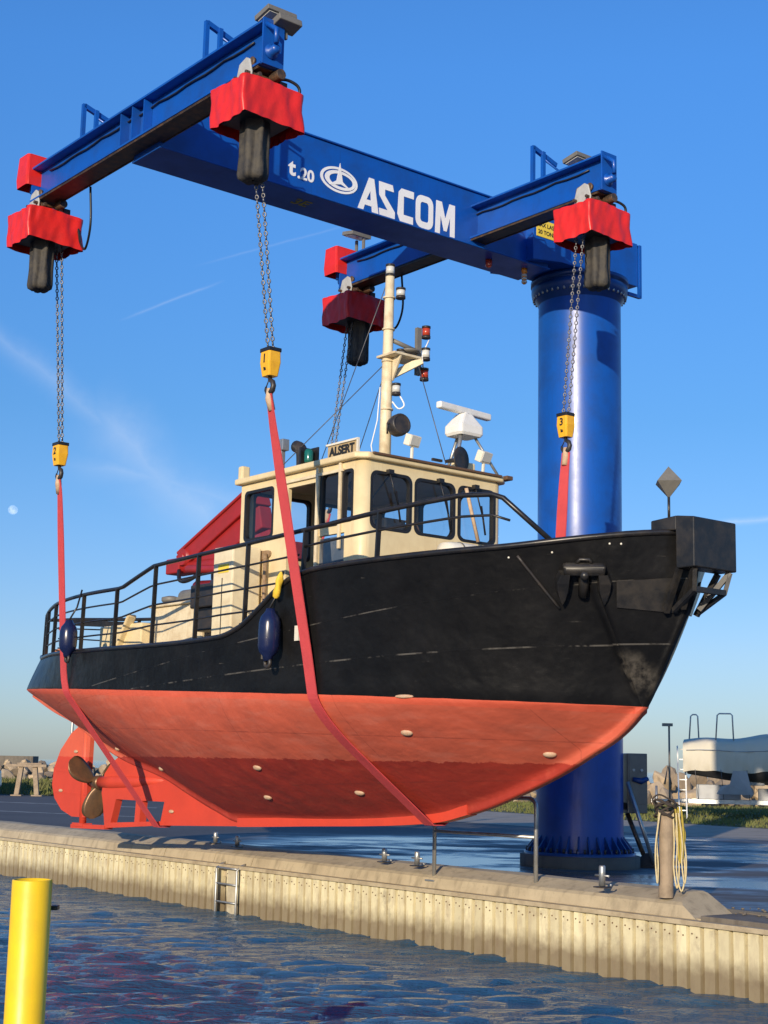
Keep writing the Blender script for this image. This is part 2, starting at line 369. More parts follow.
def thing(name, label, cat, loc=(0, 0, 0), rz=0.0, off=(0, 0, 0), group=None):
    o = bpy.data.objects.new(name, None); COL.objects.link(o); o.location = loc; o.rotation_euler = (0, 0, rz)
    o.empty_display_size = 0.2; tag(o, label, cat, group); return Frame(o, off)

def curve2mesh(splines, extrude=0.0, resolution=2):
    cu = bpy.data.curves.new('tmp', 'CURVE'); cu.dimensions = '2D'; cu.fill_mode = 'BOTH'; cu.extrude = extrude
    for pts in splines:
        sp = cu.splines.new('POLY'); sp.points.add(len(pts) - 1); sp.use_cyclic_u = True
        for p, q in zip(sp.points, pts): p.co = (q[0], q[1], 0, 1)
    o = bpy.data.objects.new('tmp', cu); COL.objects.link(o); dg = bpy.context.evaluated_depsgraph_get(); dg.update()
    me = bpy.data.meshes.new_from_object(o.evaluated_get(dg)); bpy.data.objects.remove(o); bpy.data.curves.remove(cu); return me
def text2mesh(body, size, extrude=0.0, bold=0.0, align='CENTER'):
    cu = bpy.data.curves.new('tmp', 'FONT'); cu.body = body; cu.size = size; cu.extrude = extrude; cu.offset = bold; cu.align_x = align; cu.align_y = 'CENTER'
    o = bpy.data.objects.new('tmp', cu); COL.objects.link(o); dg = bpy.context.evaluated_depsgraph_get(); dg.update()
    me = bpy.data.meshes.new_from_object(o.evaluated_get(dg)); bpy.data.objects.remove(o); bpy.data.curves.remove(cu); return me
def rrect(x0, y0, x1, y1, r, n=5):
    out = []
    for cx, cy, a in ((x1 - r, y1 - r, 0), (x0 + r, y1 - r, 90), (x0 + r, y0 + r, 180), (x1 - r, y0 + r, 270)):
        out += [(cx + r * math.cos(R(a + 90 * i / n)), cy + r * math.sin(R(a + 90 * i / n))) for i in range(n + 1)]
    return out
def plane_M(origin, u, v):
    u, v = Vector(u).normalized(), Vector(v).normalized(); w = u.cross(v)
    return Matrix.Translation(origin) @ Matrix((u, v, w)).transposed().to_4x4()
def smooth_path(pts, k=6):
    pts = [Vector(p) for p in pts]; out = []
    P = [pts[0] * 2 - pts[1]] + pts + [pts[-1] * 2 - pts[-2]]
    for i in range(1, len(P) - 2):
        a, b, c, d = P[i - 1:i + 3]
        for j in range(k):
            t = j / k
            out.append(0.5 * ((2 * b) + (c - a) * t + (2 * a - 5 * b + 4 * c - d) * t * t + (3 * b - a - 3 * c + d) * t ** 3))
    return out + [pts[-1]]

# shared frame of crane and boat: x forward along the boat, y to port, z up from the water
TH = R(-51.0); P0 = Vector((-1.0, 18.92, 0))
RZ = Matrix.Rotation(TH, 4, 'Z')
def W(x, y, z): return P0 + (RZ @ Vector((x, y, z)))
# quay frame: q along the wall (to the right and nearer), d inland
QA = R(-52.2); Q0 = Vector((1.2, 17.75, 0)); QT = Vector((math.cos(QA), math.sin(QA), 0)); QN = Vector((-QT.y, QT.x, 0))
def Q(q, d, z): return Q0 + QT * q + QN * d + Vector((0, 0, z))
GZ = 0.74

# ------------------------------------------------------------------ water
def water_mat():
    s = NT('harbour_water'); s.col((0.018, 0.075, 0.150)); s.p.inputs['Roughness'].default_value = 0.04; s.p.inputs['IOR'].default_value = 1.333
    geo = s.n('ShaderNodeNewGeometry'); P = geo.outputs['Position']
    h = s.math('ADD', s.math('MULTIPLY', s.noise(11, 4, 0.62, P, (0.42, 1.6, 1)), 0.046), s.math('MULTIPLY', s.noise(26, 3, 0.6, P, (0.6, 1.5, 1)), 0.024))
    b = s.n('ShaderNodeBump'); b.inputs['Strength'].default_value = 1.0; b.inputs['Distance'].default_value = 1.0
    s.l(h, b.inputs['Height']); s.l(b.outputs[0], s.p.inputs['Normal']); return s.m
M_WATER = water_mat()
import numpy as np
rng = np.random.default_rng(5)
yl = [3.0]
while yl[-1] < 40: yl.append(yl[-1] + 0.022 + 0.0024 * yl[-1])
ya = np.array(yl); xa = np.linspace(-17, 10, 450); X, Y = np.meshgrid(xa, ya); Z = np.zeros_like(X)
for i in range(90):
    lam = 0.20 * (1.0 / 0.20) ** (rng.random() ** 1.1); an = math.pi / 2 + rng.normal(0.12, 0.27); kk = 2 * math.pi / lam
    Z += 0.036 / kk * (1.0 if lam < 0.6 else 0.7) * np.sin(kk * math.cos(an) * X + kk * math.sin(an) * Y + rng.random() * 6.283 + 1.1 * np.sin(1.3 * X + 0.8 * Y + i) + 0.7 * np.sin(2.9 * X - 1.1 * Y + 2.3 * i))
Z *= 0.75 + 0.45 * np.sin(0.55 * X + 1.3 * np.sin(0.35 * Y)) * np.sin(0.4 * Y + 0.2 * X)
edge = np.minimum.reduce([(Y - 3) / 1, (40 - Y) / 4, (X + 17) / 2, (10 - X) / 1, np.ones_like(X)]); Z *= np.clip(edge, 0, 1)
ny, nx = X.shape; vs = np.stack([X, Y, Z], -1).reshape(-1, 3)
idx = np.arange(ny * nx).reshape(ny, nx); fs = np.stack([idx[:-1, :-1], idx[:-1, 1:], idx[1:, 1:], idx[1:, :-1]], -1).reshape(-1, 4)
B = 6000; x0, x1, y0, y1 = -17.0, 10.0, float(ya[0]), float(ya[-1]); ev, ef = [], []
for a, b, c, d in ((-B, -B, B, y0), (-B, y1, B, B), (-B, y0, x0, y1), (x1, y0, B, y1)):
    o_ = len(vs) + len(ev); ev += [(a, b, 0), (c, b, 0), (c, d, 0), (a, d, 0)]; ef.append((o_, o_ + 1, o_ + 2, o_ + 3))
me = bpy.data.meshes.new('water'); me.from_pydata(vs.tolist() + ev, [], fs.tolist() + ef); me.materials.append(M_WATER)
me.polygons.foreach_set('use_smooth', [True] * len(me.polygons)); me.update()
o = bpy.data.objects.new('water', me); COL.objects.link(o); tag(o, kind='structure')

# ------------------------------------------------------------------ ground
def asphalt_mat():
    s = NT('damp_asphalt'); geo = s.n('ShaderNodeNewGeometry'); P = geo.outputs['Position']
    big = s.noise(0.35, 5, 0.6, P, (1, 1, 1)); fine = s.noise(60, 3, 0.6, P)
    st = s.noise(0.9, 6, 0.65, P, (0.55, 1.2, 1))
    wet = s.ramp(s.math('ADD', s.math('MULTIPLY', st, 0.6), s.math('MULTIPLY', big, 0.4)), 0.40, 0.53)
    # only the wash-down area round the crane is wet
    vd = s.n('ShaderNodeVectorMath', operation='DISTANCE'); s.l(P, vd.inputs[0]); vd.inputs[1].default_value = (6.0, 23.0, GZ)
    near = s.ramp(s.math('ADD', vd.outputs['Value'], s.math('MULTIPLY', s.noise(0.5, 4, 0.6, P), 5.0)), 14.0, 10.5)
    wet = s.math('MULTIPLY', wet, near)
    c = s.mix(s.ramp(big, 0.3, 0.7), (0.115, 0.113, 0.115), (0.080, 0.080, 0.084))
    s.col(s.mix(s.math('MULTIPLY', s.ramp(fine, 0.5, 0.8), 0.4), c, (0.12, 0.115, 0.105)))
    # puddles are smooth, the drier tarmac rough
    s.rough(s.math('MULTIPLY_ADD', wet, -0.64, 0.82)); s.l(s.math('MULTIPLY_ADD', wet, 0.3, 0.25), s.p.inputs['Specular IOR Level'])
    s.bump(s.math('MULTIPLY', fine, s.math('SUBTRACT', 1.0, wet)), 0.5, 0.006); return s.m
mb = MB(); pts = [Q(-160, 0.66, GZ), Q(40, 0.66, GZ), Q(40, 130, GZ), Q(-160, 130, GZ)]
lo = [p - Vector((0, 0, 1.6)) for p in pts]
mb.add(pts + lo, [(0, 1, 2, 3), (1, 0, 4, 5), (2, 1, 5, 6), (3, 2, 6, 7), (0, 3, 7, 4)])
tag(build('ground', mb, asphalt_mat()), kind='structure')
def strip(name, pts, m, z=GZ + 0.004, kind='structure'):
    mb = MB(); mb.add([(x, y, z) for x, y in pts], [tuple(range(len(pts)))]); return tag(build(name, mb, m), kind=kind)
M_PAVE = mat('pale_gravel_pavement', (0.34, 0.29, 0.23), 0.85, 0.5, (0.2, 0.17, 0.13), 1.5, bump=0.4, bump_scale=30)
M_GRASSB = mat('grass_soil', (0.055, 0.062, 0.022), 0.9, 0.5, (0.09, 0.08, 0.04), 1.2)
strip('pavement', [(-1.5, 45.5), (2.6, 38.0), (6.6, 33.2), (16, 24.5), (19.5, 30), (9.6, 38.8), (5.4, 45.6), (1.0, 53)], M_PAVE)
M_LINE = mat('worn_road_paint', (0.42, 0.42, 0.40), 0.8, 0.8, (0.12, 0.12, 0.12), 3)
for i_, l_ in enumerate((((-16, 49.5), (-6.5, 44.8), (-6.5, 45.2), (-16, 49.9)), ((-13, 41.2), (-5.5, 37.2), (-5.5, 37.5), (-13, 41.5)))): strip('road_marking', l_, M_LINE)
strip('verge', [(1.0, 53), (5.4, 45.6), (9.6, 38.8), (19.5, 30), (60, 30), (60, 62), (30, 66), (1, 66)], M_GRASSB)
strip('embankment', [(-60, 66), (-14.5, 57.4), (-8, 54.8), (1, 56), (1, 72), (-60, 80)], M_GRASSB)

# ------------------------------------------------------------------ quay wall, kerb
def pile_mat():
    s = NT('pale_sheet_piling'); rnd = s.n('ShaderNodeAttribute', attribute_name='tint'); t = rnd.outputs['Fac']
    c = s.mix(t, (0.58, 0.51, 0.32), (0.78, 0.70, 0.45))
    n = s.noise(5, 6, 0.65, mapping=(2, 2, 0.6)); c = s.mix(s.math('MULTIPLY', s.ramp(n, 0.45, 0.75), 0.75), c, (0.36, 0.28, 0.18)); blot = s.noise(3.2, 6, 0.7); c = s.mix(s.math('MULTIPLY', s.ramp(blot, 0.55, 0.68), 0.5), c, (0.24, 0.20, 0.14))
    sep = s.n('ShaderNodeSeparateXYZ'); s.l(s.tc.outputs['Object'], sep.inputs[0])
    tide = s.ramp(s.math('ADD', sep.outputs[2], s.math('MULTIPLY', s.noise(7, 4), 0.22)), 0.48, 0.27)
    c = s.mix(s.math('MULTIPLY', tide, 0.8), c, (0.15, 0.105, 0.06)); s.col(c); s.rough(0.62); s.bump(s.noise(30, 4), 0.2, 0.006); return s.m
wall = thing('quay_wall', 'pale sheet piled quay wall of narrow upright boards rising from the water', 'quay wall', Q(0, 0, 0), QA)
PW = 0.178; mb = MB(); tint = []; LAD = (-5.62, -5.06)
q = -30.0
while q < 16:
    if LAD[0] - 0.02 < q + PW / 2 < LAD[0] + 0.20:       # dark recess beside the ladder
        q += PW; continue
    zt = 0.615 + random.uniform(-0.004, 0.004); pr = random.uniform(-0.006, 0.006); w = PW - 0.026; g = 0.026
    n0 = len(mb.f); y = -0.02 + pr
    mb.add([(q + g / 2, 0.10, -1), (q + g / 2 + 0.012, y, -1), (q + w, y, -1), (q + w + 0.012, 0.10, -1),
            (q + g / 2, 0.10, zt), (q + g / 2 + 0.012, y, zt), (q + w, y, zt), (q + w + 0.012, 0.10, zt)],
           [(0, 1, 5, 4), (1, 2, 6, 5), (2, 3, 7, 6), (4, 5, 6, 7)])
    tint += [random.random()] * (len(mb.f) - n0)
    if q < 3.2:
        n0 = len(mb.f)
        for hx in (0.055, 0.115): mb.cyl((q + hx, y + 0.01, zt - 0.075 - 0.03 * (hx > 0.1)), (q + hx, y - 0.006, zt - 0.075 - 0.03 * (hx > 0.1)), 0.0085, 8, mi=1)
        tint += [0.0] * (len(mb.f) - n0)
    q += PW
mb.box((-7, 0.16, -0.2), (50, 0.08, 1.62), mi=1); tint += [0.0] * 6
o = build('piling', mb, [pile_mat(), M_BROWN], wall, recalc=False); a = o.data.attributes.new('tint', 'FLOAT', 'FACE'); a.data.foreach_set('value', tint)
mb = MB(); mb.box((-7, -0.005, 0.640), (46, 0.11, 0.05)); mb.box((-7, 0.22, 0.58), (46, 0.30, 0.2))
M_CAPW = mat('weathered_capping', (0.46, 0.38, 0.25), 0.75, 0.6, (0.25, 0.19, 0.12), 5, bump=0.4, bump_scale=20)
build('capping_rail', mb, M_CAPW, wall, 0.006)
def concrete_mat(name, a, b, sc=1.0):
    s = NT(name); n = s.noise(1.6 * sc, 8, 0.65); c = s.mix(s.ramp(n, 0.35, 0.7), a, b)
    st = s.noise(3 * sc, 5, 0.6, mapping=(3, 3, 0.4)); c = s.mix(s.math('MULTIPLY', s.ramp(st, 0.50, 0.70), 0.5), c, tuple(x * 0.45 for x in b))
    sp = s.noise(45, 3); c = s.mix(s.math('MULTIPLY', s.ramp(sp, 0.6, 0.75), 0.35), c, (0.14, 0.12, 0.09))
    s.col(c); s.rough(0.85); s.bump(s.math('ADD', s.math('MULTIPLY', s.noise(14, 6, 0.6), 0.6), s.math('MULTIPLY', sp, 0.3)), 0.35, 0.008); return s.m
M_CONC = concrete_mat('weathered_concrete', (0.48, 0.40, 0.27), (0.35, 0.285, 0.19))
kerb = thing('concrete_kerb', 'low weathered concrete kerb with sloping front along the top of the quay', 'kerb', Q(0, 0, 0), QA)
prof = [(0.045, 0.668), (0.085, 0.785), (0.13, 0.815), (0.40, 0.895), (0.62, 0.90), (0.66, 0.88), (0.68, 0.62), (0.10, 0.62)]
edges = [-30, -24, -18.2, -12.6, -7.35, -5.9, -4.9, 2.78]
for i in range(len(edges) - 1):
    a, b = edges[i] + 0.008, edges[i + 1] - 0.008; mb = MB(); n = max(2, int((b - a) / 0.25)); rows = []
    for k in range(n + 1):
        qq = a + (b - a) * k / n; last = (i == len(edges) - 2 and k == n)
        rows.append([Vector((qq + (0.42 * (0.895 - z) / 0.25 if last else 0), d + 0.003 * math.sin(qq * 5 + z * 9), z + 0.003 * math.sin(qq * 3.1 + d * 12) * (z > 0.7))) for d, z in prof])
    mb.grid(rows, False, True); m = len(prof)
    mb.add(rows[0], [tuple(range(m))]); mb.add(rows[-1], [tuple(reversed(range(m)))])
    build('kerb_block', mb, M_CONC, kerb, 0.008)
# quay edge beyond the kerb, broken tarmac
mb = MB(); mb.box((10.5, 0.36, 0.664), (14.6, 0.60, 0.09)); mb.box((10.5, 0.80, 0.70), (14.6, 0.3, 0.05))
M_CONCD = concrete_mat('dark_stained_concrete', (0.17, 0.145, 0.115), (0.11, 0.095, 0.08))
build('quay_edge', mb, M_CONCD, wall, 0.01)
mb = MB()
for i in range(110):
    qq, d = random.uniform(3.0, 7.5), random.uniform(0.45, 0.95); r = random.uniform(0.006, 0.022)
    mb.sphere((qq, d, 0.715 + r * 0.3 + (0.028 if d > 0.66 else 0)), r, 6, 4, (1.3, 1, 0.6))
o = build('loose_gravel', mb, M_CONCD, None); o.location = Q(0, 0, 0); o.rotation_euler = (0, 0, QA); tag(o, kind='stuff')

M_TIMBER2 = mat('pale_board', (0.52, 0.46, 0.32), 0.7, 0.6, (0.3, 0.24, 0.16), 5, streaks=0.4)
ladder = thing('quay_ladder', 'galvanised steel ladder fixed in a dark gap of the quay wall', 'ladder', Q(0, 0, 0), QA)
for k, x in enumerate((LAD[0] + 0.04, LAD[1] + 0.02)): build('stile', MB().tube([(x, -0.09, -0.7), (x, -0.09, 0.60), (x, -0.02, 0.66), (x, 0.06, 0.68)], 0.018, 8), M_ZINC, ladder)
for z in (-0.35, -0.1, 0.15, 0.40, 0.62): build('rung', MB().cyl((LAD[0] + 0.04, -0.09, z), (LAD[1] + 0.02, -0.09, z), 0.014, 8), M_ZINC, ladder)
build('backing_board', MB().box((LAD[0] + 0.36, -0.022, 0.0), (0.20, 0.03, 1.2)), M_TIMBER2, ladder, 0.004)

def mooring_pin(x, y, h, label):
    p = thing('mooring_pin', label, 'mooring pin', (x, y, 0.89), QA, group='mooring pins along the kerb')
    build('base_plate', MB().box((0, 0, 0.008), (0.15, 0.12, 0.014)), M_DARK, p, 0.004)
    build('pin', MB().lathe([(0.034, 0.02), (0.034, h - 0.012), (0.026, h)], (0, 0, 0), n=16), M_ZINC, p)
    build('cross_bar', MB().cyl((-0.10, 0, h * 0.55), (0.10, 0, h * 0.55), 0.011, 8), M_ZINC, p)
    for sx in (-0.08, 0.08): build('bolt', MB().cyl((sx, 0.045, 0.02), (sx, 0.045, 0.045), 0.012, 6), M_ZINC, p)
for args in ((-2.44, 23.2, 0.17, 'short steel mooring pin under the rudder, leftmost on the kerb'),
             (-2.03, 22.32, 0.17, 'short steel mooring pin on the kerb just right of the quay ladder'),
             (0.10, 19.55, 0.18, 'steel mooring pin left of the guard rail under the keel'),
             (0.50, 18.95, 0.18, 'steel mooring pin close to the left leg of the guard rail'),
             (2.37, 16.14, 0.23, 'bright stout mooring pin on the kerb in front of the blue column')): mooring_pin(*args)

gr = thing('guard_rail', 'grey pipe guard rail hoop standing behind the kerb below the bow', 'guard rail', (0.70, 18.62, 0.74), math.atan2(17.35 - 18.62, 1.80 - 0.70))
Lr = 1.68
build('hoop', MB().tube([(0, 0, 0), (0, 0, 0.93)] + [(0.10 - 0.10 * math.cos(R(a)), 0, 0.93 + 0.10 * math.sin(R(a))) for a in (30, 60, 90)] + [(Lr - 0.10 + 0.10 * math.sin(R(a)), 0, 0.93 + 0.10 * math.cos(R(a))) for a in (0, 30, 60, 90)] + [(Lr, 0, 0)], 0.025, 10), M_ZINC, gr)
build('middle_rail', MB().cyl((0, 0, 0.60), (Lr, 0, 0.60), 0.022, 10), M_ZINC, gr)
for x in (0, Lr): build('foot_plate', MB().box((x, 0, 0.012), (0.16, 0.16, 0.02)), M_ZINC, gr, 0.004)

# ------------------------------------------------------------------ crane
CX, CY = -0.03, 5.08
cb = W(CX, CY, GZ)
crane = thing('slewing_crane', 'tall blue pillar boat crane with two cross beams and ASCOM lettering', 'crane', cb, TH, (CX, CY, GZ))
CR = 0.625
mb = MB(); mb.lathe([(CR, GZ + 0.16), (CR, 9.24)], (CX, CY, 0), n=96, caps=False)
column = build('column', mb, M_BLUE, crane)
sub('base_ring', MB().lathe([(0.86, GZ), (0.86, GZ + 0.16), (0.0, GZ + 0.165)], (CX, CY, 0), n=64, caps=False), M_CONCD, column, crane)
mb = MB(); mb.lathe([(0.80, GZ + 0.165), (0.80, GZ + 0.205), (CR, GZ + 0.21)], (CX, CY, 0), n=64, caps=False)
for k in range(30):
    a = 2 * math.pi * k / 30; d = Vector((math.cos(a), math.sin(a), 0)); tt = Vector((-d.y, d.x, 0)) * 0.012; c = Vector((CX, CY, 0))
    P = [c + d * CR + Vector((0, 0, GZ + 0.2)), c + d * 0.78 + Vector((0, 0, GZ + 0.2)), c + d * 0.78 + Vector((0, 0, GZ + 0.24)), c + d * CR + Vector((0, 0, GZ + 0.44))]
    mb.prism([p - tt for p in P], tt * 2)
for k in range(48):
    a = 2 * math.pi * (k + 0.5) / 48; mb.cyl((CX + 0.755 * math.cos(a), CY + 0.755 * math.sin(a), GZ + 0.2), (CX + 0.755 * math.cos(a), CY + 0.755 * math.sin(a), GZ + 0.27), 0.018, 6, mi=1)
sub('base_flange', mb, [M_BLUE_D, M_DARK], column, crane)
mb = MB(); mb.lathe([(CR, 9.10), (0.66, 9.16), (0.725, 9.24), (0.735, 9.30), (0.735, 9.36), (0.70, 9.365), (0.70, 9.40), (0.745, 9.405), (0.745, 9.47), (0.60, 9.475)], (CX, CY, 0), n=72, caps=False)
for k in range(44):
    a = 2 * math.pi * k / 44; p = Vector((CX + 0.70 * math.cos(a), CY + 0.70 * math.sin(a), 0)); mb.cyl(p + Vector((0, 0, 9.185)), p + Vector((0, 0, 9.235)), 0.017, 6, mi=1)
build('slewing_ring', mb, [M_BLUE_D, M_ZINC], crane)

# main box girder
MB0, MT0, MH = 9.37, 10.20, 0.33
mb = MB(); mb.prism([(-MH + 0.02, -2.56, MB0 + 0.025), (-MH + 0.02, 4.06, MB0 + 0.025), (-MH + 0.02, 4.06, MT0 - 0.025), (-MH + 0.02, -1.5, MT0 - 0.025), (-MH + 0.02, -2.56, 9.92)], (2 * MH - 0.04, 0, 0))
mb.box((0, 0.75, MB0 + 0.0125), (2 * MH + 0.02, 6.64, 0.025)); mb.box((0, 1.28, MT0 - 0.0125), (2 * MH + 0.02, 5.56, 0.025)); mb.bar((0, -1.5, MT0 - 0.0125), (0, -2.56, 9.9325), 2 * MH + 0.02, 0.025)
mb.prism([(-0.46, 3.6, MB0 + 0.03), (-0.46, 3.6, MT0 - 0.03), (-0.46, 5.86, MT0 - 0.03), (-0.46, 5.86, 9.48), (-0.46, 4.2, 9.48), (-0.46, 3.9, 9.44)], (0.92, 0, 0))
mb.prism([(0.0, 5.2, 9.47), (0, 5.86, 9.47), (0, 5.86, 9.30), (0, 5.75, 9.26)], (0.02, 0, 0))
main = build('main_beam', mb, M_BLUE, crane, 0.012)
FX = MH - 0.02 + 0.004        # lettering plane, proud of the web facing the camera
Mtxt = plane_M((FX, 0, 0), (0, 1, 0), (0, 0, 1))
def letter_strokes():
    """heavy condensed capitals, 1 unit high, drawn as outlines with counters"""
    def ring(x0, x1): return [rrect(x0, 0, x1, 1, 0.26), rrect(x0 + 0.21, 0.2, x1 - 0.21, 0.8, 0.1)]
    L = []
    A = [[(0, 0), (0.46, 1), (0.68, 1), (0.90, 0), (0.62, 0), (0.60, 0.16), (0.30, 0.16), (0.24, 0)], [(0.37, 0.33), (0.56, 0.33), (0.535, 0.62)]]; L.append((A, 0.86))
    S = [[(0, 1), (0.60, 1), (0.66, 0.80), (0.27, 0.80), (0.27, 0.62), (0.72, 0.20), (0.72, 0), (0.05, 0), (0.02, 0.2), (0.40, 0.2), (0.02, 0.60)]]; L.append((S, 0.80))
    C = [[(0.72, 1), (0.16, 1), (0.04, 0.88), (0.0, 0.2), (0.12, 0), (0.70, 0), (0.70, 0.22), (0.27, 0.22), (0.27, 0.78), (0.72, 0.78)]]; L.append((C, 0.78))
    O = ring(0, 0.80); L.append((O, 0.86))
    Mm = [[(0, 0), (0.04, 1), (0.30, 1), (0.47, 0.50), (0.66, 1), (0.92, 1), (0.92, 0), (0.70, 0), (0.70, 0.60), (0.54, 0.12), (0.41, 0.12), (0.25, 0.58), (0.22, 0)]]; L.append((Mm, 0.92))
    return L
mb = MB(); x = 0.47; hgt = 0.47; wd = 0.395
zb = 9.405
for (spl, adv) in letter_strokes():
    sp = [[(x + p[0] * wd, zb + p[1] * hgt) for p in s_] for s_ in spl]
    mb.merge(curve2mesh(sp, 0.002), Mtxt); x += adv * wd + 0.015
sub('lettering', mb, M_WHITE, main, crane)
mb = MB(); cu, cv = 0.15, 9.70
el = lambda rx, rz, ox=0, oz=0: [(cu + ox + rx * math.cos(2 * math.pi * k / 40), cv + oz + rz * math.sin(2 * math.pi * k / 40)) for k in range(40)]
mb.merge(curve2mesh([el(0.31, 0.175), el(0.272, 0.143, 0.006)], 0.002), Mtxt)
mb.merge(curve2mesh([el(0.255, 0.128, 0.02, 0.002), el(0.195, 0.088, 0.034, 0.002)], 0.002), Mtxt)
mb.merge(curve2mesh([[(cu - 0.17, cv - 0.10), (cu - 0.04, cv - 0.01), (cu + 0.01, cv + 0.24), (cu + 0.06, cv - 0.01), (cu + 0.21, cv - 0.10), (cu + 0.03, cv - 0.05)]], 0.004), Mtxt)
sub('emblem', mb, M_WHITE, main, crane)
mb = MB(); mb.merge(text2mesh('t', 0.30, 0.002, 0.010), plane_M((FX, -0.61, 9.66), (0, 1, 0), (0, 0, 1)))
mb.merge(text2mesh('.20', 0.22, 0.002, 0.006), plane_M((FX, -0.39, 9.62), (0, 1, 0), (0, 0, 1)))
sub('load_marking', mb, M_WHITE, main, crane)
mb = MB(); mb.merge(text2mesh('3E', 0.26, 0.002, 0.006), plane_M((0.02, -0.25, MB0 - 0.003), (0, 1, 0), (1, 0, 0)))
sub('underside_marking', mb, M_OLIVE, main, crane)
mb = MB(); mb.box((0.464, 3.86, 9.90), (0.008, 0.40, 0.26), mi=0)
sign = sub('warning_sign', mb, M_YELLOWSIGN, main, crane)
mb = MB()
for i, tx in enumerate(('MAX LAST', '20 TONS')):
    mb = MB(); mb.merge(text2mesh(tx, 0.088, 0.001, 0.002), plane_M((0.4705, 3.86, 9.95 - 0.11 * i), (0, 1, 0), (0, 0, 1)))
    sub('sign_lettering', mb, M_BLACKINK, sign, crane) if False else sub('sign_lettering', mb, M_BLACKINK, main, crane)
for yy in (-0.55, 4.6):
    mb = MB(); mb.tube([(0, yy - 0.10, MT0), (0, yy - 0.08, MT0 + 0.10), (0, yy, MT0 + 0.15), (0, yy + 0.08, MT0 + 0.10), (0, yy + 0.10, MT0)], 0.03, 8); sub('lifting_eye', mb, M_BLUE, main, crane)
mb = MB(); mb.lathe([(0.045, 0), (0.045, 0.06), (0.034, 0.07), (0.034, 0.22), (0.02, 0.24)], (0.12, 3.75, MB0), (0, 0, -1), 14)
for k in range(3): mb.lathe([(0.038, 0.09 + 0.05 * k), (0.042, 0.10 + 0.05 * k), (0.042, 0.115 + 0.05 * k), (0.038, 0.125 + 0.05 * k)], (0.12, 3.75, MB0), (0, 0, -1), 14, mi=1)
sub('warning_beacon', mb, [M_AMBER, M_LAMP], main, crane)
sub('warning_beacon', MB().lathe([(0.05, 0), (0.05, 0.09), (0.03, 0.12)], (0.05, 3.1, MB0), (0, 0, -1), 14), M_REDLENS, main, crane)
# hand-rail frame at the back of the crane head, electrical cabinet with its pipes
mb = MB()
for a, b in (((0.46, 5.9, 9.3), (0.46, 5.9, 10.15)), ((-0.46, 5.9, 9.3), (-0.46, 5.9, 10.15)), ((0.46, 5.9, 10.13), (-0.46, 5.9, 10.13)), ((0.46, 5.9, 9.32), (0.46, 5.62, 9.32))): mb.bar(a, b, 0.05, 0.05)
sub('end_frame', mb, M_BLUE, main, crane)
rv = (RZ.to_3x3().inverted() @ Vector((0.99, 0.13, 0))).normalized(); bv = (RZ.to_3x3().inverted() @ Vector((0.13, -0.99, 0))).normalized()
cc = Vector((CX, CY, 0)) + rv * (CR + 0.21) - bv * 0.1
rot = Matrix((rv, -bv, Vector((0, 0, 1)))).transposed()
mb = MB(); mb.box(cc + Vector((0, 0, 1.93)), (0.30, 0.40, 0.86), rot)
cab = build('control_cabinet', mb, M_STAINLESS, crane, 0.01)
mb = MB(); mb.box(cc + bv * 0.203 + Vector((0, 0, 1.98)), (0.25, 0.006, 0.70), rot); sub('cabinet_door', mb, M_STAINLESS, cab, crane, 0.004)
for k in (-1, 1):
    mb = MB(); mb.cyl(cc + bv * 0.205 + rv * 0.06 * k + Vector((0, 0, 2.12)), cc + bv * 0.225 + rv * 0.06 * k + Vector((0, 0, 2.12)), 0.02, 10); sub('button', mb, M_ZINC, cab, crane)
mb = MB(); mb.tube([cc + bv * 0.23 + rv * -0.08 + Vector((0, 0, 1.99)), cc + bv * 0.235 + rv * 0.05 + Vector((0, 0, 1.96)), cc + bv * 0.23 + rv * 0.15 + Vector((0, 0, 2.0))], [0.03, 0.045, 0.03], 8); sub('switch_handle', mb, M_BLUE_D, cab, crane)
mb = MB(); mb.bar(Vector((CX, CY, 1.6)) + rv * CR * 0.98 - bv * 0.1, cc + Vector((0, 0, 1.6)), 0.1, 0.1); sub('bracket', mb, M_DARK, cab, crane)
ft = Vector((CX, CY, 0)) + rv * (CR + 0.42)
mb = MB(); mb.cyl(Vector((CX, CY, 1.95)) + rv * (CR + 0.03) + bv * 0.2, ft + bv * 0.25 + Vector((0, 0, GZ)), 0.028, 8); build('stay_pipe', mb, M_ZINC, crane)
mb = MB(); mb.cyl(cc + Vector((0, 0, 1.5)) - rv * 0.1, ft + Vector((-0.03, 0, GZ)), 0.035, 8); build('conduit', mb, M_RUSTY, crane)
mb = MB(); mb.lathe([(0.30, 0), (0.27, 0.04), (0.14, 0.14), (0.05, 0.2)], ft + Vector((0, 0, GZ)), n=14)
o = build('cable_cover', mb, mat('dark_earth', (0.07, 0.045, 0.032), 0.9, 0.6, bump=0.8, bump_scale=14), crane)

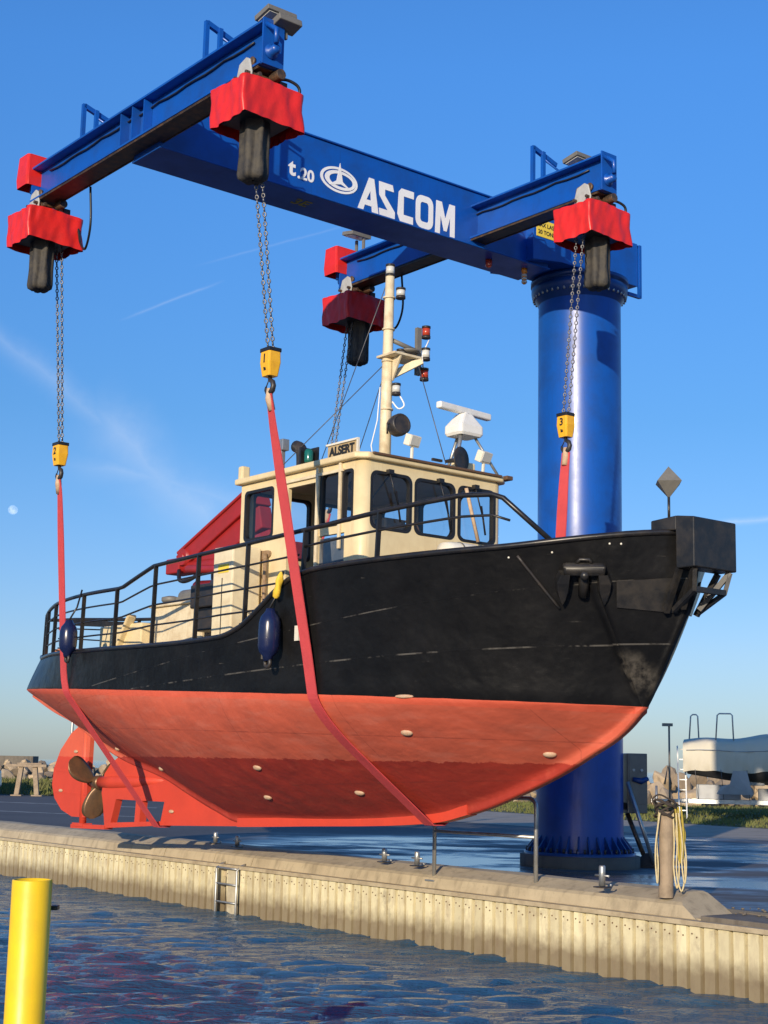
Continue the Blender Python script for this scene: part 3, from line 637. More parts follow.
# cross beams (I sections) with their fittings
def cross_beam(y, x0, x1, near_flood, far_flood, fx=0.12):
    z0, z1 = 9.47, 9.97; L = x1 - x0; cxm = (x0 + x1) / 2; mb = MB()
    mb.box((cxm, y, z1 - 0.014), (L, 0.30, 0.028)); mb.box((cxm, y, z0 + 0.014), (L, 0.32, 0.028)); mb.box((cxm, y, (z0 + z1) / 2), (L - 0.01, 0.03, z1 - z0 - 0.056))
    bm_ = build('cross_beam', mb, M_BLUE, crane, 0.005)
    mb = MB(); mb.box((cxm, y, z0 - 0.008), (L - 0.1, 0.29, 0.012)); mb.box((cxm, y - 0.135, z0 - 0.019), (L - 0.12, 0.014, 0.012)); mb.box((cxm, y + 0.135, z0 - 0.019), (L - 0.12, 0.014, 0.012))
    sub('runway_track', mb, M_RUSTY, bm_, crane)
    for xs_ in (-0.28, 0.0, 0.28):
        for sy in (-1, 1):
            mb = MB(); mb.box((xs_, y + sy * 0.075, (z0 + z1) / 2), (0.016, 0.116, z1 - z0 - 0.058)); sub('stiffener', mb, M_BLUE, bm_, crane)
    for xe, sg in ((x0, -1), (x1, 1)):
        mb = MB(); mb.box((xe + sg * 0.012, y, (z0 + z1) / 2 + 0.02), (0.022, 0.28, z1 - z0 + 0.03)); sub('end_plate', mb, M_BLUE, bm_, crane, 0.004)
        mb = MB(); mb.lathe([(0.085, 0), (0.085, 0.02), (0.055, 0.03), (0.055, 0.11), (0.02, 0.13)], (xe + sg * 0.02, y - 0.03, z0 + 0.16), (sg, 0, 0), 16); mb.tube([(xe + sg * 0.03, y - 0.10, z1 - 0.04), (xe + sg * 0.16, y - 0.06, z1 - 0.14), (xe + sg * 0.16, y - 0.06, z0 + 0.2)], 0.03, 8)
        sub('buffer', mb, M_BLUE, bm_, crane)
    for xh in ((1.37, 1.40), (-1.60, -1.57)):
        mb = MB(); yy = (y + 0.03, y + 0.20, y + 0.48)
        for k in (0, 1): mb.bar((xh[k], yy[k], z1), (xh[k], yy[k], z1 + 0.60 - 0.05 * k), 0.05, 0.05)
        mb.bar((xh[0], yy[0], z1 + 0.58), (xh[0], yy[2], z1 + 0.44), 0.05, 0.06); mb.tube([(xh[0] + 0.04, yy[1] + 0.02, z1 + 0.44), (xh[0] + 0.04, yy[2], z1 + 0.36), (xh[0] + 0.04, yy[2], z1 + 0.05)], 0.018, 6)
        sub('hoop_rail', mb, M_BLUE, bm_, crane)
    mb = MB(); pts = []
    for k in range(60):
        xx = x0 + 0.25 + (L - 0.5) * k / 59; pts.append((xx, y + 0.02 + (0.05 if k % 2 else -0.03), z1 + (0.075 if k % 2 else 0.015)))
    mb.tube(pts, 0.012, 6); sub('cable_festoon', mb, M_ZINC, bm_, crane)
    pts = [(x0 + 0.3 + (L - 0.6) * k / 24, y - 0.035, z1 - 0.10 - 0.025 * abs(math.sin(k * 0.9))) for k in range(25)]; sub('web_cable', MB().tube(pts, 0.011, 6), M_RUBBER, bm_, crane)
    def flood(x, yy, z, sg):
        mb = MB(); mb.box((x + 0.02, yy, z), (0.27, 0.38, 0.06), (0, R(-10) * sg, 0)); mb.bar((x + 0.10, yy + 0.08, z - 0.04), (x + 0.10, yy + 0.08, z - 0.26), 0.04, 0.04); mb.bar((x - 0.08, yy + 0.08, z - 0.04), (x - 0.08, yy + 0.08, z - 0.30), 0.04, 0.04)
        f = sub('floodlight', mb, M_GREYBOX, bm_, crane, 0.006)
        mb = MB(); mb.box((x + 0.02 + 0.006 * sg, yy, z - 0.034), (0.22, 0.32, 0.012), (0, R(-10) * sg, 0)); sub('lens', mb, M_LAMP, f, crane)
    if near_flood:
        flood(x1 - fx, y + 0.10, z1 + 0.15, 1); mb = MB(); mb.box((x1 - fx + 0.16, y + 0.14, z1 + 0.03), (0.20, 0.30, 0.08), (0, R(-14), 0)); sub('floodlight', mb, M_GREYBOX, bm_, crane, 0.01)
    if far_flood: flood(x0 + 0.05, y + 0.12, z1 + 0.42, -1)
    mb = MB(); n = 8
    cxb, cyb, czb = x0 - 0.16, y + 0.02, z1 - 0.02
    rows = []
    for k, (zz, e) in enumerate(((-0.22, 0.0), (-0.1, 0.012), (0.08, 0.0), (0.22, -0.01), (0.24, -0.05))):
        r_ = rrect(-0.16 - e, -0.24 - e, 0.16 + e, 0.24 + e, 0.03, 2)
        rows.append([Vector((cxb + p[0] + 0.008 * math.sin(17 * p[1] + zz * 9), cyb + p[1], czb + zz)) for p in r_])
    mb.grid(rows, False, True); mb.add(rows[-1], [tuple(range(len(rows[-1])))])
    sub('motor_cover', mb, M_COVER, bm_, crane)
    return bm_
XA0, XA1 = -2.66, 2.78
beamA = cross_beam(-2.65, XA0, XA1, True, False)
beamB = cross_beam(2.65, XA0 - 0.08, XA1, True, True, 0.62)
for sx in (-1, 1):
    for yy in (-2.5, 2.5):
        mb = MB(); mb.prism([(sx * 0.23, yy - 0.14 * (1 if yy > 0 else -1), 9.47), (sx * 0.23, yy - 0.6 * (1 if yy > 0 else -1), 9.47), (sx * 0.23, yy - 0.14 * (1 if yy > 0 else -1), 9.95)], (sx * 0.02, 0, 0))
        for k in range(5): mb.cyl((sx * 0.235, yy - 0.2 * (1 if yy > 0 else -1), 9.52 + 0.09 * k), (sx * 0.27, yy - 0.2 * (1 if yy > 0 else -1), 9.52 + 0.09 * k), 0.02, 6)
        sub('joint_plate', mb, M_BLUE, main, crane)

# ------------------------------------------------------------------ chain hoists
def wavy_skirt():
    """red tarpaulin pulled over the hoist motor: a box of cloth, open below"""
    mb = MB(); rows = []
    per = rrect(-0.315, -0.385, 0.315, 0.385, 0.035, 3); P = []
    for i in range(len(per)):
        a, b = Vector(per[i]), Vector(per[(i + 1) % len(per)]); n = max(1, int((b - a).length / 0.03))
        P += [a.lerp(b, k / n) for k in range(n)]
    for zi, z in enumerate((0.0, 0.05, 0.12, 0.2, 0.28, 0.36, 0.415, 0.43)):
        row = []
        for p in P:
            ang = math.atan2(p.y, p.x); s_ = p.x * 6 + p.y * 5
            w_ = 0.011 * math.sin(s_ * 2.3 + z * 9 + 2 * p.x) * (1 - z / 0.6) + 0.008 * math.sin(s_ * 6.1 + 1 + z * 5) * math.sin(s_ * 0.9 + 2) + 0.004 * math.sin(s_ * 9.3 - z * 16) + 0.004 * math.sin(p.x * 31 - p.y * 23 + z * 21)
            sc = 1.03 + 0.04 * (0.3 - z) - (0.05 if zi == 7 else 0.0) + w_ / 0.34
            zz = z + (0.016 * math.sin(s_ * 1.1 + 0.6) + 0.006 * math.sin(s_ * 4.7)) * (1 - min(1, z / 0.16)) + 0.012 * math.sin(s_ * 1.3) * (z > 0.4) - 0.02 * (1 - min(1, z / 0.1))
            row.append(Vector((p.x * sc, p.y * sc, zz)))
        rows.append(row)
    mb.grid(rows, True, True)
    c = Vector((0, 0, 0.435)); o = len(mb.v); n = len(P)
    mb.add(rows[-1] + [c], [(i, (i + 1) % n, n) for i in range(n)], True); return mb
def bag_mesh():
    mb = MB(); rows = []; n = 40
    for k, (r, z) in enumerate(((0.15, 0.12), (0.155, 0.0), (0.155, -0.15), (0.152, -0.32), (0.158, -0.44), (0.162, -0.52), (0.15, -0.57), (0.10, -0.60), (0.02, -0.585))):
        rows.append([Vector(((r + (0.022 * math.cos(6 * a + 0.5) + 0.012 * math.cos(11 * a + k)) * (r > 0.05)) * math.cos(a), (r + 0.02 * math.cos(6 * a + 0.5)) * math.sin(a) * 0.92, z)) for a in [2 * math.pi * j / n for j in range(n)]])
    mb.grid(rows, True, True); return mb
def chain_mb(a, b, pitch=0.052, r=0.0085):
    a, b = Vector(a), Vector(b); d = (b - a); L = d.length; d.normalize(); x = d.orthogonal().normalized(); y = d.cross(x); mb = MB()
    n = int(L / pitch)
    for i in range(n):
        c = a + d * (i + 0.5) * pitch; u = x if i % 2 else y; hl, hw = pitch * 0.62 - r, 0.017; ring = []
        for k in range(8):
            t = 2 * math.pi * k / 8; ring.append(c + d * (math.sin(t) * (hl)) + u * (math.cos(t) * hw))
        mb.tube(ring, r, 5, False, True)
    return mb
BZ = 8.85                                            # lower edge of the red covers
HO = []
hs = thing('chain_hoist', 'chain hoist', 'chain hoist', (0, 0, 0), TH, group='chain hoists on the cross beams')
build('cover', wavy_skirt(), M_COVER, hs)
build('hoist_body', MB().box((0, 0, 0.14), (0.50, 0.62, 0.2)), M_DARK, hs, 0.02)
build('chain_bag', bag_mesh(), M_BAG, hs).location = (0.03, -0.04, -0.02)
for sy in (-1, 1):
    mb = MB(); mb.prism([(-0.16, sy * 0.165, 0.47), (0.13, sy * 0.165, 0.47), (0.145, sy * 0.165, 0.56), (0.10, sy * 0.165, 0.72), (0.03, sy * 0.165, 0.76), (-0.10, sy * 0.165, 0.72), (-0.14, sy * 0.165, 0.60)], (0, sy * 0.022, 0))
    pl = build('trolley_plate', mb, M_CAST, hs, 0.008)
    for sx in (-0.09, 0.09):
        w = build('trolley_wheel', MB().lathe([(0.05, 0), (0.06, 0.01), (0.052, 0.04)], (sx, sy * 0.163, 0.695), (0, -sy, 0), 16), M_RUSTY, hs)
mb = MB()
for xx in (-0.11, 0.11): mb.cyl((xx, -0.24, 0.55), (xx, 0.24, 0.55), 0.022, 10)
mb.box((0, 0, 0.47), (0.14, 0.20, 0.12)); mb.cyl((0.14, 0.10, 0.56), (0.30, 0.10, 0.56), 0.06, 12); mb.box((0.02, 0.22, 0.50), (0.3, 0.1, 0.1)); mb.cyl((-0.22, -0.12, 0.52), (0.22, -0.12, 0.52), 0.028, 8)
build('trolley_frame', mb, M_RUSTY, hs, 0.004)
def copy_tree(o, parent=None):
    c = o.copy(); COL.objects.link(c); c.parent = parent
    for ch in o.children: copy_tree(ch, c)
    return c
hoists = [  # x, y (port +), hook point, number, label
    (2.53, -2.65, (2.53, -2.36, 5.98), '1', 'red covered chain hoist at the nearest beam end, carrying yellow hook block number 1'),
    (-2.53, -2.62, (-2.53, -2.21, 5.76), '2', 'red covered chain hoist at the far left end, carrying yellow hook block number 2'),
    (2.53, 2.62, (2.53, 2.13, 6.02), '3', 'red covered chain hoist in front of the blue column, carrying yellow hook block number 3'),
    (-2.53, 2.66, (-2.53, 2.24, 5.85), '4', 'shaded dark red covered chain hoist behind the boat mast')]
for i, (x, y, hk, num, lab) in enumerate(hoists):
    ho = hs.o if i == 0 else copy_tree(hs.o); HO.append(ho)
    ho.location = W(x, y, BZ); ho['label'] = lab
for ho in HO[2:]:
    for ch in ho.children:
        if ch.name.startswith('chain_bag'): ch.location.y = 0.06
for i, (x, y, hk, num, lab) in enumerate(hoists):
    ho = HO[i]; fr = Frame(ho, (x, y, BZ)); H = Vector(hk); inb = (-0.05, 0.19, -0.27, -0.12)[i]; top = Vector((x - 0.02, y + inb, BZ + 0.05)); top2 = top + Vector((0.09, 0.03, 0))
    bt = H + Vector((0, 0, 0.44))
    build('chain', chain_mb(top, bt + Vector((-0.045, 0, 0.0))), M_CHAIN, fr); build('chain', chain_mb(top2, bt + Vector((0.045, 0, 0.0))), M_CHAIN, fr)
    mb = MB(); k = [(0.085, 0.075, 0.44), (0.09, 0.08, 0.32), (0.072, 0.06, 0.17)]; rows = []
    for (hx, hy, hz) in k: rows.append([H + Vector((p[0], p[1], hz)) for p in rrect(-hx, -hy, hx, hy, 0.018, 2)])
    mb.grid(rows, False, True); mb.add(rows[0], [tuple(range(len(rows[0])))]); mb.add(rows[-1], [tuple(reversed(range(len(rows[0]))))])
    blk = build('hook_block', mb, M_HOOKY, fr)
    mb = MB(); mb.box(H + Vector((0, 0, 0.455)), (0.18, 0.16, 0.045)); sub('block_cap', mb, M_BLACK, blk, fr, 0.006)
    mb = MB(); tm = text2mesh(num, 0.13, 0.001, 0.004); tb = text2mesh('2t', 0.045, 0.001, 0.003)
    mb.merge(tm, plane_M(H + Vector((0, -0.0815, 0.355)), (1, 0, 0), (0, 0.03, 1))); mb.merge(tb, plane_M(H + Vector((0, -0.0745, 0.245)), (1, 0, 0), (0, -0.13, 1)))
    sub('number', mb, M_BLACKINK, blk, fr)
    mb = MB(); c = H + Vector((0, 0, 0.06)); pts = [H + Vector((0, 0, 0.18)), H + Vector((0, 0, 0.14))] + [c + Vector((0.07 * math.cos(R(a)), 0, 0.07 * math.sin(R(a)))) for a in (80, 40, 0, -40, -80, -120, -160, -190)]
    mb.tube(pts, [0.02, 0.022, 0.025, 0.028, 0.03, 0.031, 0.03, 0.026, 0.02, 0.01], 8); mb.tube([H + Vector((-0.01, 0, 0.15)), H + Vector((-0.06, 0, 0.07))], 0.007, 6)
    sub('hook', mb, M_DARK, blk, fr)
    # supply cable looping from the runway beam to the hoist
    sg = 1 if x > 0 else -1
    if x > 0: cp = [(x + 0.1, y + 0.12, BZ + 0.56), (x + 0.18, y + 0.24, BZ + 0.58), (x + 0.22, y + 0.36, BZ + 0.54), (x + 0.22, y + 0.40, BZ + 0.47), (x + 0.2, y + 0.36, BZ + 0.40)]
    else: cp = [(x + 0.98, y + 0.13, BZ + 0.60), (x + 0.98, y + 0.16, BZ + 0.10), (x + 0.72, y + 0.24, BZ - 0.14), (x + 0.45, y + 0.3, BZ + 0.02), (x + 0.30, y + 0.32, BZ + 0.28), (x + 0.15, y + 0.25, BZ + 0.46)]
    build('supply_cable', MB().tube(smooth_path(cp, 6), 0.017, 6), M_RUBBER, fr)

# ------------------------------------------------------------------ boat
def pchip(tab):
    xs=[a for a,_ in tab]; ys=[b for _,b in tab]; n=len(xs)
    h=[xs[i+1]-xs[i] for i in range(n-1)]; dl=[(ys[i+1]-ys[i])/h[i] for i in range(n-1)]
    m=[0]*n; m[0]=dl[0]; m[-1]=dl[-1]
    for i in range(1,n-1):
        if dl[i-1]*dl[i]<=0: m[i]=0
        else:
            w1=2*h[i]+h[i-1]; w2=h[i]+2*h[i-1]; m[i]=(w1+w2)/(w1/dl[i-1]+w2/dl[i])
    def f(x):
        if x<=xs[0]: return ys[0]
        if x>=xs[-1]: return ys[-1]
        i=bisect.bisect_right(xs,x)-1; t=(x-xs[i])/h[i]
        return ((1+2*t)*(1-t)**2*ys[i]+t*(1-t)**2*h[i]*m[i]+t*t*(3-2*t)*ys[i+1]+t*t*(t-1)*h[i]*m[i+1])
    return f
BW=pchip([(-7.35,0),(-7.2,.16),(-7,.29),(-6.5,.56),(-6,.8),(-5,1.17),(-4,1.43),(-3,1.6),(-2,1.7),(-.5,1.77),(1,1.78),(2.5,1.72),(3.5,1.54),(4.3,1.22),(5,.76),(5.4,.33),(5.63,.04)])
BD=pchip([(-7.05,0),(-6.95,.09),(-6.6,.29),(-6,.58),(-5,1.02),(-4,1.39),(-3,1.63),(-2,1.77),(-.5,1.87),(1,1.9),(2.5,1.9),(3.5,1.84),(4.5,1.62),(5.3,1.24),(5.9,.72),(6.2,.3),(6.3,.06)])
ZT=pchip([(-7.35,3.3),(-7.05,3.72),(-6,3.62),(-4,3.55),(-2,3.5),(0,3.47),(1.0,3.49),(1.4,3.57),(1.8,3.76),(2.1,3.93),(2.4,4.05),(2.8,4.11),(4,4.14),(5,4.17),(6.3,4.33)])
ZL=pchip([(-7.35,3.1),(-6.5,2.82),(-5.92,2.67),(-4.77,2.25),(-4.25,2.1),(-3.05,1.85),(-2.5,1.68),(-1.7,1.45),(-1.2,1.34),(.08,1.36),(2.68,1.51),(3.33,1.64),(3.94,1.83),(4.51,2.04),(4.92,2.23),(5.32,2.43),(5.63,2.69),(5.87,3.07),(6.0,3.3),(6.11,3.49),(6.24,3.75),(6.3,4.1)])
EK=pchip([(-7.35,1.0),(-3,1.05),(0,1.2),(2.5,1.0),(5.6,.9)])
EM=pchip([(-7.35,1.2),(-3,1.4),(0,1.5),(2.5,1.4),(5.6,1.1)])
WL=lambda s:2.92-.0365*s
def HB(s,z):
    zl=ZL(s);zt=ZT(s);zw=WL(s);bw=BW(s);bd=BD(s); mn=.06
    if zl<zw-.02:
        if z<=zw:
            tt=min(1,max(0,(z-zl-.06)/(zw-zl-.06)))
            return max(min(mn,bw+.02), bw*(1-(1-tt)**EM(s))**(1/EK(s)))
        q=(z-zw)/max(.01,zt-zw)
        if s<-7.05: return bw*max(0,1-q)**.5
        return bw+(bd-bw)*q**1.15
    q=max(0,(z-zl)/max(.05,zt-zl))
    return max(.04,bd*q**.8)
KZ = 1.12
boat = thing('work_boat', 'black and red steel work boat with cream wheelhouse hanging in slings', 'boat', W(0, 0, KZ), TH, (0, 0, KZ))
# stations: fine towards both ends and over the step in the bulwark
st = sorted(set([round(-7.35 + 0.02 * i, 3) for i in range(20)] + [round(-6.95 + 0.15 * i, 3) for i in range(54)] + [round(1.1 + 0.06 * i, 3) for i in range(30)] + [round(2.9 + 0.1 * i, 3) for i in range(22)] + [round(5.0 + 0.04 * i, 3) for i in range(33)] + [6.3]))
st = [s for s in st if s <= 6.3]
mb = MB(); rows = []
for s in st:
    zl, zt, zw = ZL(s), ZT(s), WL(s); row = []
    lv = [zl + (min(zw, zt) - zl) * (k / 22) ** 1.25 for k in range(22)] + [min(zw, zt) + (zt - min(zw, zt)) * k / 12 for k in range(13)] if zl < zw else [zl + (zt - zl) * k / 34 for k in range(35)]
    sb = [Vector((s, -HB(s, z), z)) for z in lv]
    pt = [Vector((p.x, -p.y, p.z)) for p in sb]
    rows.append(list(reversed(sb)) + pt)
mb.grid(rows, True)
mb.add(rows[-1], [tuple(range(len(rows[-1])))])
hull = build('hull', mb, M_HULL, boat)
# keel shoe, deadwood with its two openings, stern tube
kz = pchip([(-5.0, 1.115), (-3.1, 1.22), (-1.2, 1.285), (0.08, 1.345), (2.68, 1.497), (3.33, 1.63)])
mb = MB()
outl = [(-4.72, 1.115), (-3.1, 1.22), (-1.0, 1.30), (-0.6, 1.42), (-1.2, 1.62), (-2.4, 1.95), (-3.4, 2.15), (-4.25, 2.22), (-4.62, 2.05), (-4.80, 1.90), (-4.86, 1.62), (-4.80, 1.45)]
h1 = [(-4.55, 1.20), (-3.86, 1.235), (-3.84, 1.54), (-4.42, 1.54)]; h2 = [(-3.72, 1.245), (-3.14, 1.275), (-3.06, 1.545), (-3.70, 1.54)]
mb.merge(curve2mesh([outl, h1, h2], 0.055), plane_M((0, 0, 0), (1, 0, 0), (0, 0, 1)))
mb.tube([(-4.98, 0, 1.77), (-4.6, 0, 1.78), (-3.9, 0, 1.80), (-3.0, 0, 1.84)], [0.09, 0.105, 0.095, 0.05], 20)
mb.bar((-5.75, 0, 1.10), (-4.70, 0, 1.125), 0.14, 0.06)
dead = build('skeg', mb, M_BOTTOM, boat)
mb = MB(); pk = []
for k in range(40):
    s = -1.2 + 4.4 * k / 39; z = kz(s); pk.append([Vector((s, -0.075, z)), Vector((s, -0.075, z + 0.11)), Vector((s, 0.075, z + 0.11)), Vector((s, 0.075, z))])
mb.grid(pk, False, True); mb.add(pk[0], [(0, 1, 2, 3)]); mb.add(pk[-1], [(3, 2, 1, 0)])
build('keel_bar', mb, M_BOTTOM, boat)
rud = [(-5.33, 2.46), (-5.72, 2.60), (-5.95, 2.50), (-6.28, 2.24), (-6.47, 1.95), (-6.50, 1.70), (-6.40, 1.50), (-6.15, 1.33), (-5.80, 1.24), (-5.36, 1.24)]
mb = MB(); mb.merge(curve2mesh([rud], 0.035), plane_M((0, 0, 0), (1, 0, 0), (0, 0, 1)))
rudder = build('rudder', mb, M_BOTTOM, boat, 0.02)
mb = MB(); mb.cyl((-5.50, 0, 1.10), (-5.50, 0, 2.75), 0.055, 14); mb.box((-5.52, 0, 1.13), (0.34, 0.16, 0.05)); mb.bar((-6.40, 0, 1.93), (-5.35, 0, 1.90), 0.085, 0.03); mb.bar((-6.40, 0, 1.60), (-5.35, 0, 1.58), 0.085, 0.03)
sub('rudder_stock', mb, M_BOTTOM, rudder, boat)
# propeller
mb = MB(); mb.lathe([(0.02, -0.20), (0.06, -0.16), (0.10, -0.04), (0.105, 0.08), (0.09, 0.12)], (-5.10, 0, 1.77), (1, 0, 0), 20)
prop = build('propeller', mb, M_BRONZE, boat)
for a0 in (28, -92, 148):
    rows = []; ca, sa = math.cos(R(a0)), math.sin(R(a0)); rad = Vector((0, -ca, sa)); tan = Vector((0, sa, ca))
    for k in range(12):
        r = 0.07 + 0.47 * k / 11; u = k / 11; wd_ = 0.50 * (u * (1.02 - u ** 3.5)) ** 0.55 + 0.04 * (1 - u); pit = R(62 - 38 * u)
        dirn = tan * math.cos(R(90) - pit) * 1.0 + Vector((1, 0, 0)) * math.sin(R(90) - pit)
        pit = R(20 - 8 * u); dirn = tan * math.cos(pit) - Vector((1, 0, 0)) * math.sin(pit)
        c = Vector((-5.10, 0, 1.77)) + rad * r + Vector((-0.06 * u, 0, 0)) + dirn * 0.05 * u
        th_ = 0.016 * (1 - 0.75 * u); nn = dirn.cross(rad).normalized() * th_; rows.append([c - dirn * wd_ * 0.5] + [c + dirn * wd_ * (j / 6 - 0.5) + nn * (1 - (j / 3 - 1) ** 2) + nn * 0.3 for j in range(1, 6)] + [c + dirn * wd_ * 0.5] + [c + dirn * wd_ * (j / 6 - 0.5) - nn * (1 - (j / 3 - 1) ** 2) - nn * 0.3 for j in range(5, 0, -1)])
    mb = MB(); mb.grid(rows, True, True); mb.add(rows[-1], [tuple(range(12))]); sub('blade', mb, M_BRONZE, prop, boat)
# zinc anodes
def hull_n(s, z):
    e = 0.02; p = Vector((s, -HB(s, z), z)); a = Vector((s + e, -HB(s + e, z), z)) - p; b = Vector((s, -HB(s, z + e), z + e)) - p
    n = a.cross(b).normalized(); return p, (n if n.y < 0 else -n), a.normalized()
for s, z in ((0.68, 2.05), (0.21, 1.70), (1.94, 1.80), (3.48, 2.44), (4.58, 2.25), (3.77, 2.79), (-2.2, 2.0), (-3.9, 2.26)):
    p, n, a = hull_n(s, z); rot = Matrix((a, n.cross(a), n)).transposed(); mb = MB(); mb.sphere((0, 0, 0), 1, 12, 8, (0.072, 0.042, 0.028) if z < 2.7 else (0.11, 0.02, 0.02))
    mb.v = [p + rot @ v for v in mb.v]; build('anode', mb, M_ANODE, boat)
for p in ((-6.18, -0.045, 1.62), (-5.75, -0.045, 2.22), (-2.85, -0.065, 1.42)):
    build('anode', MB().sphere(p, 0.05, 12, 8, (1.3, 0.35, 0.5)), M_ANODE, boat)
# deck and bulwark cap
mb = MB(); rows = []
for k in range(50):
    s = -6.9 + 8.7 * k / 49; b = max(0.02, HB(s, 3.2) - 0.02); rows.append([Vector((s, -b, 3.22)), Vector((s, b, 3.22))])
mb.grid(rows, False); rows = []
for k in range(40):
    s = 1.8 + 4.4 * k / 39; b = max(0.02, HB(s, 3.85) - 0.02); rows.append([Vector((s, -b, 3.87)), Vector((s, b, 3.87))])
mb.grid(rows, False); mb.add([(1.8, -1.85, 3.22), (1.8, 1.85, 3.22), (1.8, 1.85, 3.87), (1.8, -1.85, 3.87)], [(0, 1, 2, 3)])
build('deck', mb, M_DECK, boat)
ss = [-7.04 + 0.02 * i for i in range(8)] + [-6.85 + 0.1 * i for i in range(128)] + [5.98, 6.08, 6.16, 6.22, 6.28]
cap = [(s, BD(s), ZT(s)) for s in ss if s < 6.29]
for sg in (-1, 1):
    build('bulwark_cap', MB().tube([(s, sg * b, z + 0.005) for s, b, z in cap], 0.03, 8), M_BLACK, boat)
# guard rails along both sides
posts = [-6.6, -5.45, -4.3, -2.75, -1.62, -0.57, 0.45, 1.48, 2.56, 3.70]
top = [(-6.85, 4.32), (-6.6, 4.33), (-5.5, 4.30), (-4.2, 4.29), (-2.7, 4.28), (-1.6, 4.26), (-1.45, 4.27), (-0.62, 4.46), (0.4, 4.49), (1.43, 4.52), (2.8, 4.57), (3.7, 4.63), (4.2, 4.67), (4.64, 4.71), (4.95, 4.70), (5.05, 4.66), (5.44, 4.26)]
tz = lambda s: next((a[1] + (b[1] - a[1]) * (s - a[0]) / (b[0] - a[0]) for a, b in zip(top, top[1:]) if a[0] <= s <= b[0]), 4.3)
RB = lambda s: max(0.02, BD(s) - 0.05)
for sg in (-1, 1):
    pts = []
    for a, b in zip(top, top[1:]):
        n = max(1, int((b[0] - a[0]) / 0.2))
        for k in range(n): s = a[0] + (b[0] - a[0]) * k / n; pts.append((s, sg * RB(s), tz(s)))
    pts.append((5.44, sg * RB(5.44), 4.24)); pts.insert(0, (-6.98, 0, 4.32))
    rail = build('hand_rail', MB().tube(pts, 0.026, 8), M_BLACK, boat)
    for s in posts + [-6.9] * (sg < 0):
        mb = MB(); zt = ZT(s); mb.bar((s - 0.03, sg * RB(s), zt), (s, sg * RB(s), tz(s)), 0.05, 0.025, (1, 0, 0)); mb.box((s - 0.03, sg * RB(s), zt + 0.02), (0.12, 0.06, 0.03)); sub('stanchion', mb, M_BLACK, rail, boat)
    for fr_ in (0.26, 0.51, 0.76):
        pts = []; s = -6.85
        while s < 2.55:
            z0 = ZT(min(s, 1.0)); z = z0 + (tz(s) - z0) * fr_
            if z > ZT(s) - 0.03: pts.append((s, sg * RB(s), z))
            s += 0.15
        sub('middle_rail', MB().tube(pts, 0.012, 6), M_BLACK, rail, boat)
    pts = [(s, sg * RB(s), ZT(s) + (tz(s) - ZT(s)) * 0.62) for s in [2.56 + 0.15 * i for i in range(18)]]
    sub('middle_rail', MB().tube(pts, 0.014, 6), M_BLACK, rail, boat)
# stern gear: dark gantry bar and cream casings, winch
mb = MB(); mb.bar((-6.7, 0.2, 4.28), (-3.1, 0.75, 4.02), 0.09, 0.09)
for s, y, z in ((-5.6, 0.36, 4.15), (-4.4, 0.56, 4.06)): mb.prism([(s - 0.18, y, z), (s + 0.18, y, z), (s + 0.05, y, z - 0.26), (s - 0.05, y, z - 0.26)], (0, 0.05, 0)); mb.bar((s, y, z - 0.1), (s, y, 3.2), 0.06, 0.06)
build('towing_bar', mb, M_BLACK, boat)
mb = MB(); mb.box((-2.95, 0.0, 3.54), (1.15, 1.9, 0.80)); mb.bar((-3.15, -0.97, 3.30), (-2.6, -0.97, 4.05), 0.05, 0.14, (0, 1, 0))
casing = build('engine_casing', mb, M_CREAM, boat, 0.02)
mb = MB(); mb.box((-1.72, 0.0, 3.64), (1.25, 1.6, 1.0)); mb.box((-1.72, 0.0, 4.155), (1.35, 1.7, 0.035)); sub('deck_hatch', mb, M_CREAM_W, casing, boat, 0.015)
mb = MB(); mb.box((-2.0, -0.35, 4.23), (0.62, 0.5, 0.12)); mb.cyl((-2.3, -0.35, 4.32), (-1.8, -0.35, 4.32), 0.1, 14); mb.lathe([(0.10, 0), (0.13, 0.02), (0.13, 0.07), (0.05, 0.09)], (-2.22, -0.6, 4.22), n=14); mb.box((-1.8, -0.25, 4.30), (0.18, 0.2, 0.14))
build('winch', mb, M_GREYBOX, boat, 0.01)
mb = MB(); mb.box((-0.70, -0.75, 4.17), (0.62, 0.6, 0.30)); mb.box((-0.70, -0.75, 3.88), (0.5, 0.5, 0.3)); mb.cyl((-0.95, -0.75, 4.36), (-0.45, -0.75, 4.36), 0.06, 10)
build('winch', mb, M_DARK, boat, 0.02, label='dark machinery box behind the tall locker')
build('fish_box', MB().box((-5.2, -0.55, 3.62), (0.5, 0.3, 0.22)), M_ORANGE, boat, 0.01)
# folded red deck crane behind the wheelhouse
mb = MB(); mb.cyl((-0.55, 0.25, 3.2), (-0.55, 0.25, 4.6), 0.20, 20, 0.17); mb.box((-0.55, 0.25, 4.75), (0.42, 0.42, 0.4))
dc = build('deck_crane', mb, M_REDPAINT, boat, 0.02)
mb = MB(); mb.bar((-3.10, 0.15, 4.90), (-1.25, 0.15, 5.66), 0.30, 0.24); mb.bar((-3.08, 0.15, 5.04), (-1.28, 0.15, 5.78), 0.36, 0.045)
boom = sub('boom', mb, M_REDPAINT, dc, boat, 0.015)
mb = MB(); mb.bar((-2.75, 0.15, 4.90), (-1.1, 0.15, 5.36), 0.20, 0.32); mb.bar((-2.3, 0.15, 4.88), (-0.9, 0.15, 5.06), 0.16, 0.22); sub('outer_boom', mb, M_REDPAINT, dc, boat, 0.015)
mb = MB(); mb.cyl((-2.9, 0.34, 4.97), (-2.9, -0.05, 4.97), 0.12, 16); mb.cyl((-2.9, 0.36, 4.97), (-2.9, -0.07, 4.97), 0.055, 12); sub('boom_pin', mb, M_REDPAINT, dc, boat)
